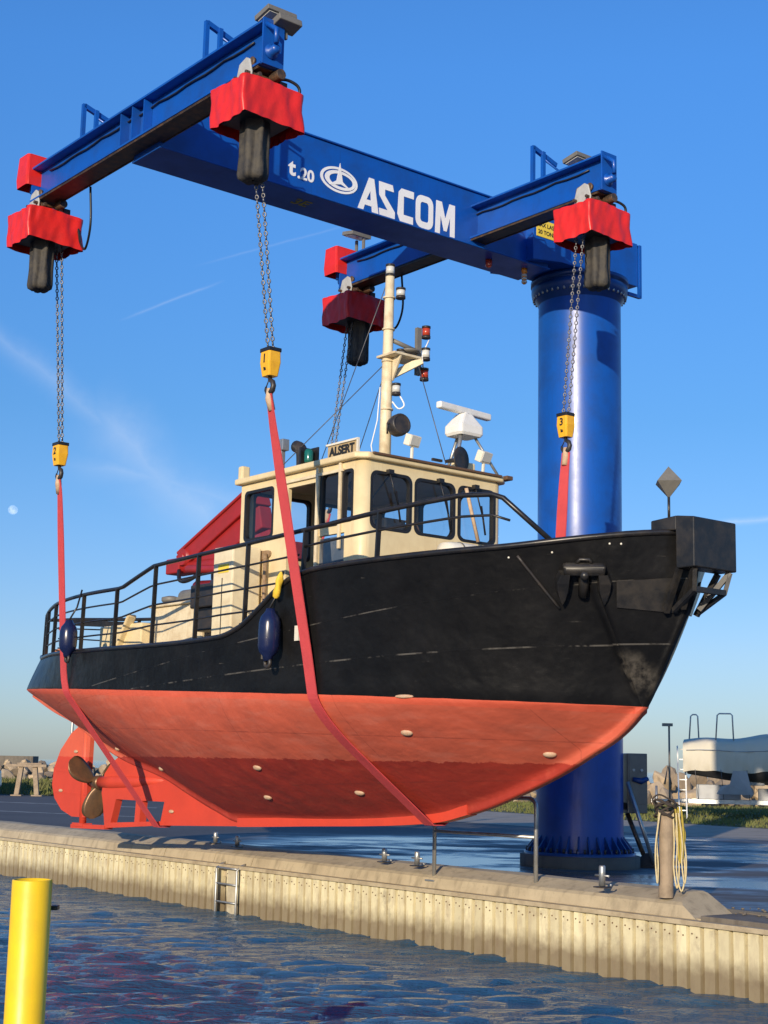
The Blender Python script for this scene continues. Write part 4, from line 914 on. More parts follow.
mb = MB(); mb.tube([(-3.30, 0.1, 4.85), (-1.2, 0.1, 4.77)], 0.10, 12); mb.box((-3.15, 0.1, 4.86), (0.36, 0.30, 0.22)); mb.tube([(-2.6, -0.12, 4.76), (-0.8, -0.12, 4.60)], 0.06, 12); sub('jib', mb, M_REDPAINT, dc, boat, 0.02)
mb = MB(); mb.tube([(-2.35, -0.1, 4.48), (-0.7, -0.05, 4.40)], 0.10, 12); sub('hydraulic_ram', mb, M_REDPAINT, dc, boat)
mb = MB(); mb.tube(smooth_path([(-2.95, -0.05, 4.78), (-2.8, -0.12, 4.62), (-2.5, -0.15, 4.60), (-2.2, -0.1, 4.72)], 6), 0.03, 8); mb.tube(smooth_path([(-2.0, -0.1, 4.72), (-1.8, -0.2, 4.52), (-1.6, -0.12, 4.70), (-1.4, -0.2, 4.5)], 6), 0.018, 6); sub('hose', mb, M_RUBBER, dc, boat)
# ---- wheelhouse
HX0, HX1, HY, HZ0, HZ1 = 0.13, 2.52, 1.08, 3.22, 5.46
def panel(name, outline, holes, M, thick, m, parent=None):
    mb = MB(); mb.merge(curve2mesh([outline] + holes, thick / 2), M)
    return sub(name, mb, m, parent, boat) if parent else build(name, mb, m, boat)
cr = 0.13
win_s = [rrect(0.22, 4.76, 0.82, 5.36, 0.06), rrect(1.76, 4.76, 2.12, 5.38, 0.07), rrect(2.17, 4.78, 2.36, 5.36, 0.05)]
door_hole = [(1.12, 3.35), (1.68, 3.35), (1.68, 5.30), (1.12, 5.30)]
low_hole = [(1.74, 3.95), (2.22, 3.95), (2.22, 4.66), (1.74, 4.66)]
Ms = plane_M((0, -HY + 0.03, 0), (1, 0, 0), (0, 0, 1)); Mp = plane_M((0, HY - 0.03, 0), (1, 0, 0), (0, 0, 1))
o_side = [(HX0, HZ0), (HX1 - cr, HZ0), (HX1 - cr, HZ1), (HX0, HZ1)]
PWIN = [rrect(0.25, 4.62, 0.95, 5.40, 0.05), rrect(1.03, 4.62, 1.66, 5.40, 0.05), rrect(1.74, 4.55, 2.36, 5.40, 0.06)]
house = panel('wheelhouse', o_side, win_s + [door_hole, low_hole], Ms, 0.05, M_CREAM)
panel('port_wall', o_side, PWIN, Mp, 0.05, M_CREAM, house)
Mf = plane_M((HX1 - 0.03, 0, 0), (0, 1, 0), (0, 0, 1)); Mr = plane_M((HX0 + 0.03, 0, 0), (0, 1, 0), (0, 0, 1))
yo = HY - cr; win_f = [rrect(-0.94, 4.70, -0.36, 5.34, 0.09), rrect(-0.30, 4.70, 0.30, 5.34, 0.09), rrect(0.36, 4.70, 0.94, 5.34, 0.09)]
panel('front_wall', [(-yo, HZ0), (yo, HZ0), (yo, HZ1), (-yo, HZ1)], win_f, Mf, 0.05, M_CREAM, house)
panel('rear_wall', [(-HY + 0.06, HZ0), (HY - 0.06, HZ0), (HY - 0.06, HZ1), (-HY + 0.06, HZ1)], [rrect(-0.92, 4.62, -0.06, 5.38, 0.06), rrect(0.06, 4.62, 0.92, 5.38, 0.06)], Mr, 0.05, M_CREAM, house)
for sg in (-1, 1):
    mb = MB(); rows = []
    for k in range(9):
        a = R(90 * k / 8); rows.append([Vector((HX1 - cr + (cr - 0.005 - e) * math.sin(a), sg * (HY - cr + (cr - 0.005 - e) * math.cos(a)), z)) for e, z in ((0, HZ0), (0, HZ1), (0.045, HZ1), (0.045, HZ0))])
    mb.grid(rows, True, True); sub('corner_post', mb, M_CREAM, house, boat)
def glaze(name, loop, M, nrm_off, parent=house):
    mb = MB(); mb.add([M @ Vector((p[0], p[1], 0)) for p in loop], [tuple(range(len(loop)))]); w = sub('window', mb, M_GLASS, parent, boat)
    cx_, cy_ = sum(p[0] for p in loop) / len(loop), sum(p[1] for p in loop) / len(loop)
    def sc(e): return [(p[0] + e * (1 if p[0] > cx_ else -1), p[1] + e * (1 if p[1] > cy_ else -1)) for p in loop]
    mb = MB(); mb.merge(curve2mesh([sc(0.012), sc(-0.022)], 0.03), M); fo = build('window_frame', mb, M_RUBBER, None, off=boat.off); fo.parent = w
for lp in win_s: glaze('w', lp, Ms, 0)
for lp in win_f: glaze('w', lp, Mf, 0)
for lp in PWIN: glaze('w', lp, Mp, 0)
for lp in (rrect(-0.92, 4.62, -0.06, 5.38, 0.06), rrect(0.06, 4.62, 0.92, 5.38, 0.06)): glaze('w', lp, Mr, 0)
sub('sliding_door', MB().box((2.01, -HY + 0.035, 4.285), (0.56, 0.02, 0.69)), M_GREYDOOR, house, boat, 0.004)
mb = MB(); mb.box((1.72, -HY - 0.012, 4.55), (0.045, 0.03, 1.85)); mb.box((2.145, -HY - 0.012, 4.98), (0.04, 0.03, 1.0)); mb.box((1.55, -HY - 0.012, 5.37), (1.3, 0.028, 0.035)); sub('door_frame', mb, M_CREAM_W, house, boat, 0.005)
mb = MB(); mb.prism([(HX0 - 0.06, -HY - 0.07, HZ1 + 0.002), (HX1 - 0.05, -HY - 0.07, HZ1 + 0.002), (HX1 + 0.06, -HY + 0.06, HZ1 + 0.002), (HX1 + 0.06, HY - 0.06, HZ1 + 0.002), (HX1 - 0.05, HY + 0.07, HZ1 + 0.002), (HX0 - 0.06, HY + 0.07, HZ1 + 0.002)], (0, 0, 0.075))
roof = sub('roof', mb, M_CREAM, house, boat, 0.02, segs=3)
mb = MB(); mb.box((HX1 + 0.055, 0, HZ1 + 0.065), (0.06, 2 * HY - 0.2, 0.03)); mb.box((HX1 + 0.02, HY + 0.01, HZ1 + 0.06), (0.16, 0.1, 0.05)); sub('roof_trim', mb, M_BROWN, house, boat, 0.008)
mb = MB(); mb.box((0.10, -HY + 0.05, HZ1 + 0.15), (0.10, 0.12, 0.20)); sub('roof_post', mb, M_CREAM, house, boat, 0.02)
# inside: floor, console, wheel, ceiling lamp
mb = MB(); mb.box((1.3, 0, 3.85), (2.3, 2.05, 0.04)); sub('cabin_floor', mb, M_DECK, house, boat)
mb = MB(); mb.box((2.28, 0.05, 4.32), (0.34, 1.6, 0.72)); mb.box((2.32, -0.5, 4.76), (0.2, 0.3, 0.2)); mb.box((0.5, 0.5, 4.3), (0.6, 0.9, 0.8)); con = sub('console', mb, M_DARK, house, boat, 0.02)
mb = MB(); mb.tube([(2.02 + 0.02 * math.cos(a), 0.25 * math.cos(a), 4.68 + 0.25 * math.sin(a)) for a in [2 * math.pi * k / 24 for k in range(24)]], 0.015, 6, False, True)
for k in range(3): a = R(120 * k + 90); mb.tube([(2.02, 0, 4.68), (2.02, 0.25 * math.cos(a), 4.68 + 0.25 * math.sin(a))], 0.01, 6)
sub('steering_wheel', mb, M_BROWN, house, boat)
mb = MB(); mb.sphere((1.55, -0.45, 5.36), 0.06, 10, 8); mb.tube(smooth_path([(1.55, -0.45, 5.3), (1.7, -0.4, 5.1), (2.1, -0.45, 5.3), (2.3, -0.5, 5.38)], 5), 0.01, 5); sub('cabin_lamp', mb, M_GREYBOX, house, boat)
for yy in (-0.75, 0.0, 0.55):
    mb = MB(); mb.box((HX1 + 0.03, yy + 0.05, 5.35), (0.06, 0.07, 0.05)); mb.tube([(HX1 + 0.04, yy + 0.04, 5.33), (HX1 + 0.025, yy + 0.18, 4.98)], 0.009, 6); mb.tube([(HX1 + 0.022, yy + 0.15, 5.14), (HX1 + 0.018, yy + 0.22, 4.80)], 0.012, 5); sub('wiper', mb, M_RUBBER, house, boat)
mb = MB(); mb.tube([(HX1 + 0.03, 0.45, 5.32), (HX1 + 0.06, 0.62, 4.70)], 0.022, 8); sub('hose', mb, M_LEATHER, house, boat)
mb = MB(); mb.merge(curve2mesh([[(0.52 + 0.30 * math.cos(a) , 4.52 + 0.085 * math.sin(a) * (1 + 0.3 * math.cos(3 * a))) for a in [2 * math.pi * k / 32 for k in range(32)]]], 0.015), plane_M((0, -HY - 0.005, 0), (1, 0, 0.04), (0, 0, 1)))
sub('wooden_plaque', mb, M_WOODPLAQUE, house, boat)
mb = MB(); mb.box((0.46, -1.32, 3.90), (0.42, 0.40, 1.45)); lk = build('locker', mb, mat('ivory_paint', (0.74, 0.65, 0.45), 0.45, 0.4, (0.5, 0.36, 0.2), 5, streaks=0.35), boat, 0.02)
mb = MB(); mb.box((0.48, -1.523, 4.36), (0.22, 0.006, 0.10)); sub('label_plate', mb, M_YELLOWSIGN, lk, boat)
sub('locker_seam', MB().box((0.46, -1.523, 3.75), (0.012, 0.006, 1.0)), M_DARK, lk, boat)
sub('downpipe', MB().cyl((0.78, -HY - 0.06, 3.3), (0.78, -HY - 0.06, 4.55), 0.025, 8), M_WOODPLAQUE, house, boat)
# roof fittings
mb = MB(); mb.tube(smooth_path([(0.72, -0.6, HZ1), (0.72, -0.6, HZ1 + 0.32), (0.68, -0.6, HZ1 + 0.45), (0.58, -0.6, HZ1 + 0.50)], 5), 0.075, 14); build('exhaust_pipe', mb, M_DARK, boat)
mb = MB(); mb.bar((0.50, -0.75, HZ1), (0.50, -0.75, HZ1 + 0.45), 0.06, 0.06); mb.box((0.52, -0.75, HZ1 + 0.5), (0.12, 0.10, 0.14)); build('roof_lamp', mb, M_ZINC, boat, 0.006)
mb = MB(); mb.box((2.04, -0.98, HZ1 + 0.175), (0.56, 0.02, 0.165)); nb = build('name_board', mb, mat('tan_board', (0.45, 0.34, 0.19), 0.6, 0.4), boat)
mb = MB(); mb.box((2.04, -0.995, HZ1 + 0.265), (0.60, 0.03, 0.022)); mb.box((2.33, -0.995, HZ1 + 0.165), (0.022, 0.03, 0.205)); mb.box((2.04, -0.995, HZ1 + 0.085), (0.60, 0.03, 0.018)); sub('board_frame', mb, M_OFFWHITE, nb, boat)
mb = MB(); mb.merge(text2mesh('ALSERT', 0.138, 0.002, 0.006), plane_M((2.03, -0.995, HZ1 + 0.175), (1, 0, 0), (0, 0, 1))); sub('lettering', mb, M_BLACKINK, nb, boat)
mb = MB(); mb.box((1.42, -1.06, HZ1 + 0.17), (0.03, 0.16, 0.22)); mb.box((1.50, -0.99, HZ1 + 0.17), (0.16, 0.02, 0.22)); sl_ = build('side_light', mb, M_BLACK, boat)
sub('lens', MB().lathe([(0.05, 0), (0.055, 0.03), (0.055, 0.13), (0.04, 0.16)], (1.50, -1.07, HZ1 + 0.09), n=14), M_GREENLENS, sl_, boat)
# mast
mb = MB(); mb.tube([(1.58, 0, HZ1), (1.585, 0, 6.4), (1.61, 0, 8.02)], [0.074, 0.070, 0.055], 16)
for z in (6.35, 6.95, 7.35, 7.75): mb.lathe([(0.06, -0.010), (0.078, -0.010), (0.078, 0.010), (0.06, 0.010)], (1.60, 0, z), n=16)
mast = build('mast', mb, M_CREAM_W, boat)
mb = MB(); mb.prism([(1.50, -0.10, 6.99), (1.50, 0.34, 6.99), (1.85, 0.34, 6.99), (1.85, -0.10, 6.99)], (0, 0, 0.03)); mb.prism([(1.84, 0.0, 6.99), (1.66, 0.02, 6.70), (1.66, 0.02, 6.99)], (0, 0.03, 0)); mb.bar((1.84, 0.34, 6.98), (1.62, 0.05, 6.78), 0.05, 0.09); sub('platform', mb, M_CREAM_W, mast, boat, 0.005)
mb = MB(); mb.tube([(1.62, 0.06, 7.22), (1.66, 0.42, 7.14)], 0.03, 8); mb.tube([(1.66, 0.30, 6.98), (1.68, 0.46, 6.93)], 0.025, 8); mb.bar((1.67, 0.42, 6.84), (1.67, 0.42, 7.44), 0.07, 0.05); mb.lathe([(0.05, 0), (0.14, 0.012), (0.14, 0.03), (0.05, 0.04)], (1.64, 0.30, 7.10), n=16); sub('spreader', mb, M_GREYBOX, mast, boat)
def mlamp(p, lens, h=0.13, r=0.055):
    mb = MB(); x, y, z = p; mb.lathe([(r, 0), (r, 0.03), (r * 0.85, 0.03), (r * 0.85, h - 0.03), (r, h - 0.03), (r, h - 0.005), (r * 0.5, h)], p, n=16)
    l_ = sub('navigation_lamp', mb, M_DARK, mast, boat); sub('lens', MB().lathe([(r * 0.92, 0.035), (r * 0.92, h - 0.035)], p, n=16), lens, l_, boat)
mlamp((1.70, 0.52, 7.32), M_REDLENS, 0.16); mlamp((1.70, 0.52, 7.04), M_LAMP, 0.16); mlamp((1.70, 0.50, 6.78), M_REDLENS, 0.16)
mlamp((1.64, 0.17, 7.02), M_GREYBOX, 0.11); mlamp((1.70, 0.10, 7.74), M_LAMP, 0.14, 0.06); mlamp((1.70, 0.06, 6.52), M_LAMP, 0.15); mlamp((1.61, 0, 8.02), M_LAMP, 0.16, 0.058)
mb = MB(); mb.lathe([(0.02, -0.10), (0.08, -0.09), (0.125, -0.04), (0.135, 0.03), (0.13, 0.10), (0.11, 0.115), (0.10, 0.10)], (1.78, 0.02, 6.12), (0.95, -0.1, 0.1), 22); mb.tube([(1.78, -0.13, 6.0), (1.80, -0.15, 6.12), (1.78, 0.15, 6.2)], 0.012, 6); sub('searchlight', mb, M_DARK, mast, boat)
def roof_flood(p, parent, ry):
    mb = MB(); mb.box(p, (0.10, 0.19, 0.14), (0, R(ry), R(8))); mb.bar((p[0], p[1], p[2] - 0.05), (p[0] - 0.02, p[1], HZ1 + 0.06), 0.04, 0.03); f = build('floodlight', mb, M_OFFWHITE, boat, 0.012)
    sub('lens', MB().box((p[0] + 0.052, p[1] + 0.008, p[2] - 0.012), (0.01, 0.16, 0.11), (0, R(ry), R(8))), M_LAMP, f, boat)
roof_flood((1.95, 0.12, 5.93), None, 20); roof_flood((2.38, 0.88, 5.78), None, 25)
mb = MB(); mb.tube([(1.56, -0.08, 6.62), (1.57, -0.12, 6.2), (1.5, -0.15, 5.9), (1.53, -0.1, 5.6)], 0.008, 5); sub('mast_cable', mb, M_WHITE, mast, boat); mb = MB(); mb.tube(smooth_path([(1.72, 0.1, 6.52), (1.76, 0.14, 6.40), (1.70, 0.1, 6.36), (1.64, 0.05, 6.45)], 4), 0.01, 5); mb.tube([(1.72, 0.55, 7.3), (1.70, 0.46, 7.1), (1.72, 0.47, 6.85)], 0.01, 5); sub('mast_cable', mb, M_WHITE, mast, boat)
# stays
for a, b in (((1.58, -0.02, 7.95), (-0.2, 0.2, 5.6)), ((1.58, 0.02, 6.95), (-0.6, 1.0, 5.5)), ((1.58, 0.0, 6.95), (0.4, -0.9, 5.5)), ((1.80, 0.3, 6.97), (2.35, 0.30, 5.62))): sub('stay_wire', MB().tube([a, b], 0.006, 5), M_WIRE, mast, boat)
# radar on its tripod
RX, RY = 2.22, 0.70
mb = MB(); mb.tube([(RX + 0.08, RY - 0.12, 6.02), (RX + 0.02, RY - 0.16, HZ1 + 0.07)], 0.024, 8); mb.tube([(RX + 0.05, RY + 0.14, 6.02), (RX + 0.20, RY + 0.42, HZ1 + 0.07)], 0.018, 8); mb.tube([(RX - 0.12, RY, 6.02), (RX - 0.35, RY, HZ1 + 0.07)], 0.02, 8); radar = build('radar', mb, M_ZINC, boat)
mb = MB(); rows = []
for hx, hy, z in ((0.14, 0.17, 6.02), (0.155, 0.19, 6.05), (0.155, 0.19, 6.14), (0.10, 0.11, 6.25), (0.085, 0.085, 6.29)): rows.append([Vector((RX + p[0], RY + p[1], z)) for p in rrect(-hx, -hy, hx, hy, 0.04, 3)])
mb.grid(rows, False, True); mb.add(rows[0], [tuple(range(len(rows[0])))]); mb.add(rows[-1], [tuple(range(len(rows[0])))]); sub('radar_housing', mb, M_WHITEP, radar, boat, 0.01)
mb = MB(); mb.box((RX, RY, 6.340), (0.085, 0.92, 0.085), (0, 0, R(6))); mb.cyl((RX, RY, 6.28), (RX, RY, 6.32), 0.06, 12); sub('antenna_bar', mb, M_WHITEP, radar, boat, 0.025, segs=3)
mb = MB(); mb.lathe([(0.02, 0.0), (0.03, 0.14), (0.05, 0.17), (0.13, 0.20), (0.155, 0.215), (0.15, 0.225), (0.06, 0.19)], (2.3, 0.35, 5.66), (0.85, 0.2, 0), 24); mb.bar((2.28, 0.3, 5.66), (2.28, 0.15, 5.66), 0.03, 0.03); build('horn', mb, M_DARK, boat)
mb = MB(); mb.sphere((2.36, 0.12, HZ1 + 0.08), 0.085, 14, 8, (1, 1, 0.7)); build('antenna_dome', mb, M_WHITEP, boat)
mb = MB(); mb.box((2.30, 0.62, HZ1 + 0.14), (0.16, 0.26, 0.16)); build('roof_box', mb, M_CREAM, boat, 0.02)
# life raft, coil and gear on the foredeck
mb = MB(); mb.lathe([(0.04, -0.28), (0.13, -0.265), (0.148, -0.16), (0.152, 0.0), (0.148, 0.16), (0.13, 0.265), (0.04, 0.28)], (2.92, 0.05, 4.44), (0.1, 1, 0), 20); raft = build('life_raft', mb, M_OFFWHITE, boat)
mb = MB(); mb.lathe([(0.155, -0.012), (0.158, 0), (0.155, 0.012)], (2.92, 0.0, 4.44), (0.1, 1, 0), 20, caps=False)
sub('raft_strap', mb, M_GREYBOX, raft, boat)
mb = MB(); mb.box((2.92, 0.05, 4.2), (0.3, 0.5, 0.3)); mb.box((3.3, 0.5, 4.36), (0.5, 0.6, 0.30)); build('windlass', mb, M_CREAM_W, boat, 0.03)
# chocks and fairlead hoop on the bow rail
mb = MB(); mb.tube([(5.55, 0.55, 4.22), (5.55, 0.55, 4.42), (5.55, 0.98, 4.42), (5.55, 0.98, 4.22)], 0.022, 8); mb.box((5.55, 0.75, 4.43), (0.04, 0.5, 0.02)); build('fairlead_hoop', mb, M_BLACK, boat)
build('bollard', MB().lathe([(0.06, 0), (0.06, 0.1), (0.085, 0.12), (0.07, 0.15)], (5.95, 0.1, 4.26), n=16), M_BLACK, boat)
# bow pusher box with support frame
mb = MB(); w = 0.31
mb.prism([(6.30, -w, 3.97), (6.52, -w, 3.97), (6.52, -w, 4.44), (6.30, -w, 4.47)], (0, 2 * w, 0))
for y in (-w, w - 0.03): mb.prism([(6.0, y, 4.35), (6.31, y, 4.33), (6.31, y, 4.47), (6.0, y, 4.45)], (0, 0.03, 0))
bx = build('bow_box', mb, M_BLACKBOX, boat, 0.012)
mb = MB()
for sg in (-1, 1):
    mb.bar((6.48, sg * 0.26, 3.97), (6.22, sg * 0.12, 3.62), 0.05, 0.05); mb.bar((6.32, sg * 0.28, 3.97), (6.10, sg * 0.22, 3.58), 0.05, 0.05); mb.bar((6.48, sg * 0.26, 3.96), (6.44, sg * 0.22, 3.76), 0.04, 0.04)
    mb.bar((6.44, sg * 0.22, 3.77), (6.16, sg * 0.18, 3.60), 0.04, 0.04)
    q_ = [(5.78, 3.62), (6.12, 3.58), (6.18, 3.90), (5.84, 3.86)]
    mb.prism([(a_, sg * (HB(a_, z_) + 0.01), z_) for a_, z_ in q_], (0.0, sg * 0.03, 0))
mb.box((6.44, 0, 3.775), (0.05, 0.44, 0.05)); sub('support_frame', mb, M_BLACKBOX, bx, boat)
mb = MB(); mb.cyl((6.2, -0.28, 4.4), (6.2, -0.28, 4.70), 0.013, 8); dm = build('diamond_signal', mb, M_BLACK, boat)
mb = MB(); c = Vector((6.2, -0.28, 4.80)); h = 0.16
mb.add([c + Vector((h, 0, 0)), c + Vector((0, h, 0)), c + Vector((-h, 0, 0)), c + Vector((0, -h, 0)), c + Vector((0, 0, 0.155)), c - Vector((0, 0, 0.155))], [(0, 1, 4), (1, 2, 4), (2, 3, 4), (3, 0, 4), (1, 0, 5), (2, 1, 5), (3, 2, 5), (0, 3, 5)]); sub('diamond', mb, M_GREYBOX, dm, boat)
# stockless anchor housed on the starboard bow
p, n, a = hull_n(5.60, 3.93); up = n.cross(a); up = up if up.z > 0 else -up
G = lambda u, v, w_: p + (a * u + up * v + n * w_) * 0.7
mb = MB(); mb.tube([G(-0.27, 0.10, 0.12), G(0.27, 0.10, 0.12)], 0.065, 10); mb.hexa([G(-0.27, 0.03, 0.03), G(0.27, 0.03, 0.03), G(0.27, 0.03, 0.2), G(-0.27, 0.03, 0.2), G(-0.29, 0.17, 0.03), G(0.29, 0.17, 0.03), G(0.29, 0.17, 0.2), G(-0.29, 0.17, 0.2)])
anc = build('anchor', mb, M_BLACKBOX, boat, 0.02)
for sg in (-1, 1):
    mb = MB(); rows = []
    for v, ww, tk in ((0.05, 0.09, 0.09), (-0.08, 0.11, 0.08), (-0.2, 0.10, 0.05), (-0.33, 0.05, 0.03), (-0.40, 0.01, 0.01)):
        c = (0.25 + 0.03 * (v < 0)) * sg; rows.append([G(c - ww, v, 0.10 - tk), G(c + ww, v, 0.10 - tk), G(c + ww * 0.7, v, 0.12 + tk), G(c - ww * 0.7, v, 0.12 + tk)])
    mb.grid(rows, False, True); mb.add(rows[-1], [(0, 1, 2, 3)]); sub('fluke', mb, M_BLACKBOX, anc, boat, 0.015)
mb = MB(); mb.tube([G(0.0, 0.12, 0.10), G(0.0, -0.30, 0.06)], 0.05, 10); mb.sphere(G(0, 0.04, 0.2), 0.045, 10, 8); mb.tube([G(-0.1, 0.19, 0.12), G(-0.06, 0.24, 0.12), G(0.06, 0.24, 0.12), G(0.1, 0.19, 0.12)], 0.018, 6); sub('shank', mb, M_BLACKBOX, anc, boat)
mb = MB(); p2 = [hull_n(5.18 + 0.02 * k, 4.1 - 0.06 * k)[0] + hull_n(5.18 + 0.02 * k, 4.1 - 0.06 * k)[1] * 0.02 for k in range(9)]; mb.tube(p2, 0.014, 6); build('anchor_chain', mb, M_DARK, boat)
for s, z in ((5.86, 4.20), (5.93, 4.20), (5.45, 4.12), (5.10, 4.08)):
    p, n, a = hull_n(s, z); build('rivet', MB().sphere(p, 0.011, 8, 6), M_OFFWHITE, boat)
p, n, a = hull_n(2.42, 3.47); mb = MB(); mb.box(p + n * 0.01, (0.07, 0.03, 0.16)); build('draft_plate', mb, M_OFFWHITE, boat)

# ------------------------------------------------------------------ slings
def hull2d(pts):
    pts = sorted(set(pts)); 
    def half(P):
        out = []
        for q in P:
            while len(out) > 1 and (out[-1][0] - out[-2][0]) * (q[1] - out[-2][1]) - (out[-1][1] - out[-2][1]) * (q[0] - out[-2][0]) <= 0: out.pop()
            out.append(q)
        return out
    return half(pts)
def sling(i_stb, i_port, s_top, s_hull, label):
    pts = []
    for k in range(60):
        z = ZL(s_hull) + (ZT(s_hull) + 0.02 - ZL(s_hull)) * k / 59; b = HB(s_hull, z) + (0.03 if k > 56 else 0.015); pts += [(-b, z), (b, z)]
    kb = min(ZL(s_hull), kz(s_hull)) - 0.012; pts += [(-0.08, kb), (0.08, kb)]
    h1, h2 = hoists[i_stb][2], hoists[i_port][2]; A, Bp = (h1[1], h1[2] - 0.02), (h2[1], h2[2] - 0.02)
    ch = hull2d(pts + [A, Bp])
    path = []
    for a, b in zip(ch, ch[1:]):
        L = math.hypot(b[0] - a[0], b[1] - a[1]); n = max(1, int(L / 0.12))
        for k in range(n): path.append((a[0] + (b[0] - a[0]) * k / n, a[1] + (b[1] - a[1]) * k / n))
    path.append(ch[-1])
    def S_(z): t = min(1, max(0, (z - 3.2) / 2.4)); return s_hull + (s_top - s_hull) * t
    mid = W(s_hull, 0, kb); fr = thing('lifting_sling', label, 'sling', mid, TH, (s_hull, 0, kb), 'red lifting slings under the hull')
    rows = []; N = len(path)
    for k, (y, z) in enumerate(path):
        q0, q1 = path[max(0, k - 1)], path[min(N - 1, k + 1)]; d = Vector((0, q1[0] - q0[0], q1[1] - q0[1])).normalized(); n = Vector((0, d.z, -d.y))
        top_z = max(0, min(1, (6.0 - z) / 1.3)); hw = 0.058 + 0.024 * min(1, top_z * 1.6); s = S_(z); tw = 0.15 * (1 - min(1, top_z * 1.2))
        ax = Vector((math.cos(tw), 0, 0)) + n * math.sin(tw); c = Vector((s, y, z)); rows.append([c - ax * hw, c + ax * hw, c + ax * hw + n * 0.012, c - ax * hw + n * 0.012])
    mb = MB(); mb.grid(rows, False, True); build('webbing', mb, M_SLING, fr)
    for P, Q_ in ((path[0], path[3]), (path[-1], path[-4])):
        mb = MB(); mb.tube([(S_(P[1]), P[0], P[1] + 0.06), (S_(P[1]), P[0], P[1] - 0.05), (S_(Q_[1]), P[0] + (Q_[0] - P[0]) * 0.55, P[1] - 0.17)], [0.03, 0.043, 0.038], 10); build('end_sleeve', mb, M_LEATHER, fr)
sling(0, 2, 2.53, 2.60, 'wide red sling passing under the forward hull, hung from hooks 1 and 3')
sling(1, 3, -2.53, -3.2, 'red sling passing under the stern beside the propeller, hung from hook 2')

# fenders and the little yellow float hanging at the rail
def fender(x, y, z0, z1, tilt, label):
    fr = thing('fender', label, 'fender', W(x, y, z0), TH, (x, y, z0), 'navy fenders hung on the starboard side')
    L = z1 - z0; mb = MB(); mb.lathe([(0.02, 0.0), (0.05, 0.0), (0.06, 0.05), (0.10, 0.09), (0.117, 0.15), (0.12, L * 0.5), (0.117, L - 0.15), (0.10, L - 0.09), (0.06, L - 0.04), (0.045, L)], (x, y, z0), (tilt, 0, 1), 24); build('fender_body', mb, M_FENDER, fr)
    mb = MB(); mb.tube([(x + 0.045 * math.cos(a), y, z0 - 0.02 + 0.045 * math.sin(a)) for a in [2 * math.pi * k / 14 for k in range(14)]], 0.022, 7, False, True); build('eye', mb, M_DARK, fr)
    mb = MB(); mb.tube([(x, y, z1), (x + 0.01, y + 0.1, z1 + 0.18), (x + 0.01, y + 0.16, z1 + 0.42)], 0.012, 6); build('lanyard', mb, M_BLACK, fr)
fender(2.10, -(HB(2.1, 3.4) + 0.15), 3.18, 3.74, 0.04, 'dark navy fender hanging beside the forward sling')
fender(-2.82, -(BD(-2.82) + 0.13), 3.44, 3.93, 0.0, 'dark navy fender hanging at the stern rail beside the rear sling')
mb = MB(); rows = []
for k, (r_, z_) in enumerate(((0.02, 0), (0.05, 0.03), (0.062, 0.10), (0.05, 0.17), (0.058, 0.24), (0.035, 0.31), (0.012, 0.36))):
    rows.append([Vector((r_ * math.cos(a) * (1 + 0.25 * math.sin(3 * a + k * 1.3)) + z_ * 0.3, r_ * math.sin(a) * (1 + 0.2 * math.sin(2 * a + k)), z_)) for a in [2 * math.pi * j / 18 for j in range(18)]])
mb.grid(rows, True, True); o = build('yellow_float', mb, M_YELLOWROPE, None); o.location = W(2.22, -1.97, 3.84); o.rotation_euler = (0, 0, TH); o.scale = (0.75, 0.75, 0.78)
tag(o, 'small bright yellow float wedged on the bulwark behind the forward sling', 'float')

# ------------------------------------------------------------------ mooring post with ropes, yellow post
pb = Vector((2.96, 15.72, 0.89))
fr = thing('mooring_post', 'weathered grey timber mooring post with dark rope wound over its top', 'post', pb)
mb = MB(); rows = []
for k in range(9):
    z = 0.86 * k / 8 - 0.05; rows.append([Vector((0.076 * math.cos(a) * (1 + 0.04 * math.sin(3 * a + z * 4)) + 0.01 * z, 0.076 * math.sin(a), z)) for a in [2 * math.pi * j / 18 for j in range(18)]])
mb.grid(rows, True, True); mb.add(rows[-1], [tuple(range(18))]); build('timber', mb, M_TIMBER, fr)
mb = MB()
for k in range(5):
    zz = 0.78 + 0.03 * k; mb.tube([((0.10 + 0.015 * math.sin(3 * a + k)) * math.cos(a), (0.10 + 0.012 * math.sin(2 * a + k)) * math.sin(a), zz + 0.03 * math.sin(a * 2 + k * 1.7)) for a in [2 * math.pi * j / 20 for j in range(20)]], 0.013, 6, False, True)
mb.tube(smooth_path([(-0.10, 0, 0.86), (-0.13, 0.0, 0.93), (-0.06, 0, 0.98), (0.05, 0, 0.93), (0.15, 0.02, 0.87)], 5), 0.010, 6); build('rope_turns', mb, mat('dark_rope', (0.045, 0.035, 0.03), 0.85, 0.5), fr)
mb = MB()
for k, (xo, zb_, w_) in enumerate(((0.10, 0.05, 0.06), (0.14, 0.02, 0.09), (0.17, 0.10, 0.05), (-0.11, 0.10, 0.03))):
    yo_ = -0.05 - 0.02 * k; mb.tube(smooth_path([(xo * 0.7, yo_, 0.80), (xo - w_ * 0.4, yo_ - 0.01, 0.5), (xo - w_ * 0.5, yo_, zb_ + 0.2), (xo, yo_ - 0.01, zb_), (xo + w_ * 0.5, yo_ + 0.02, zb_ + 0.18), (xo + w_ * 0.2, yo_ + 0.03, 0.5), (xo * 0.7, yo_ + 0.04, 0.82)], 6), 0.009, 6)
o = build('mooring_rope', mb, M_ROPE, None); o.location = pb; tag(o, 'pale looped mooring rope hanging in long bights on the timber post', 'rope')
mb = MB()
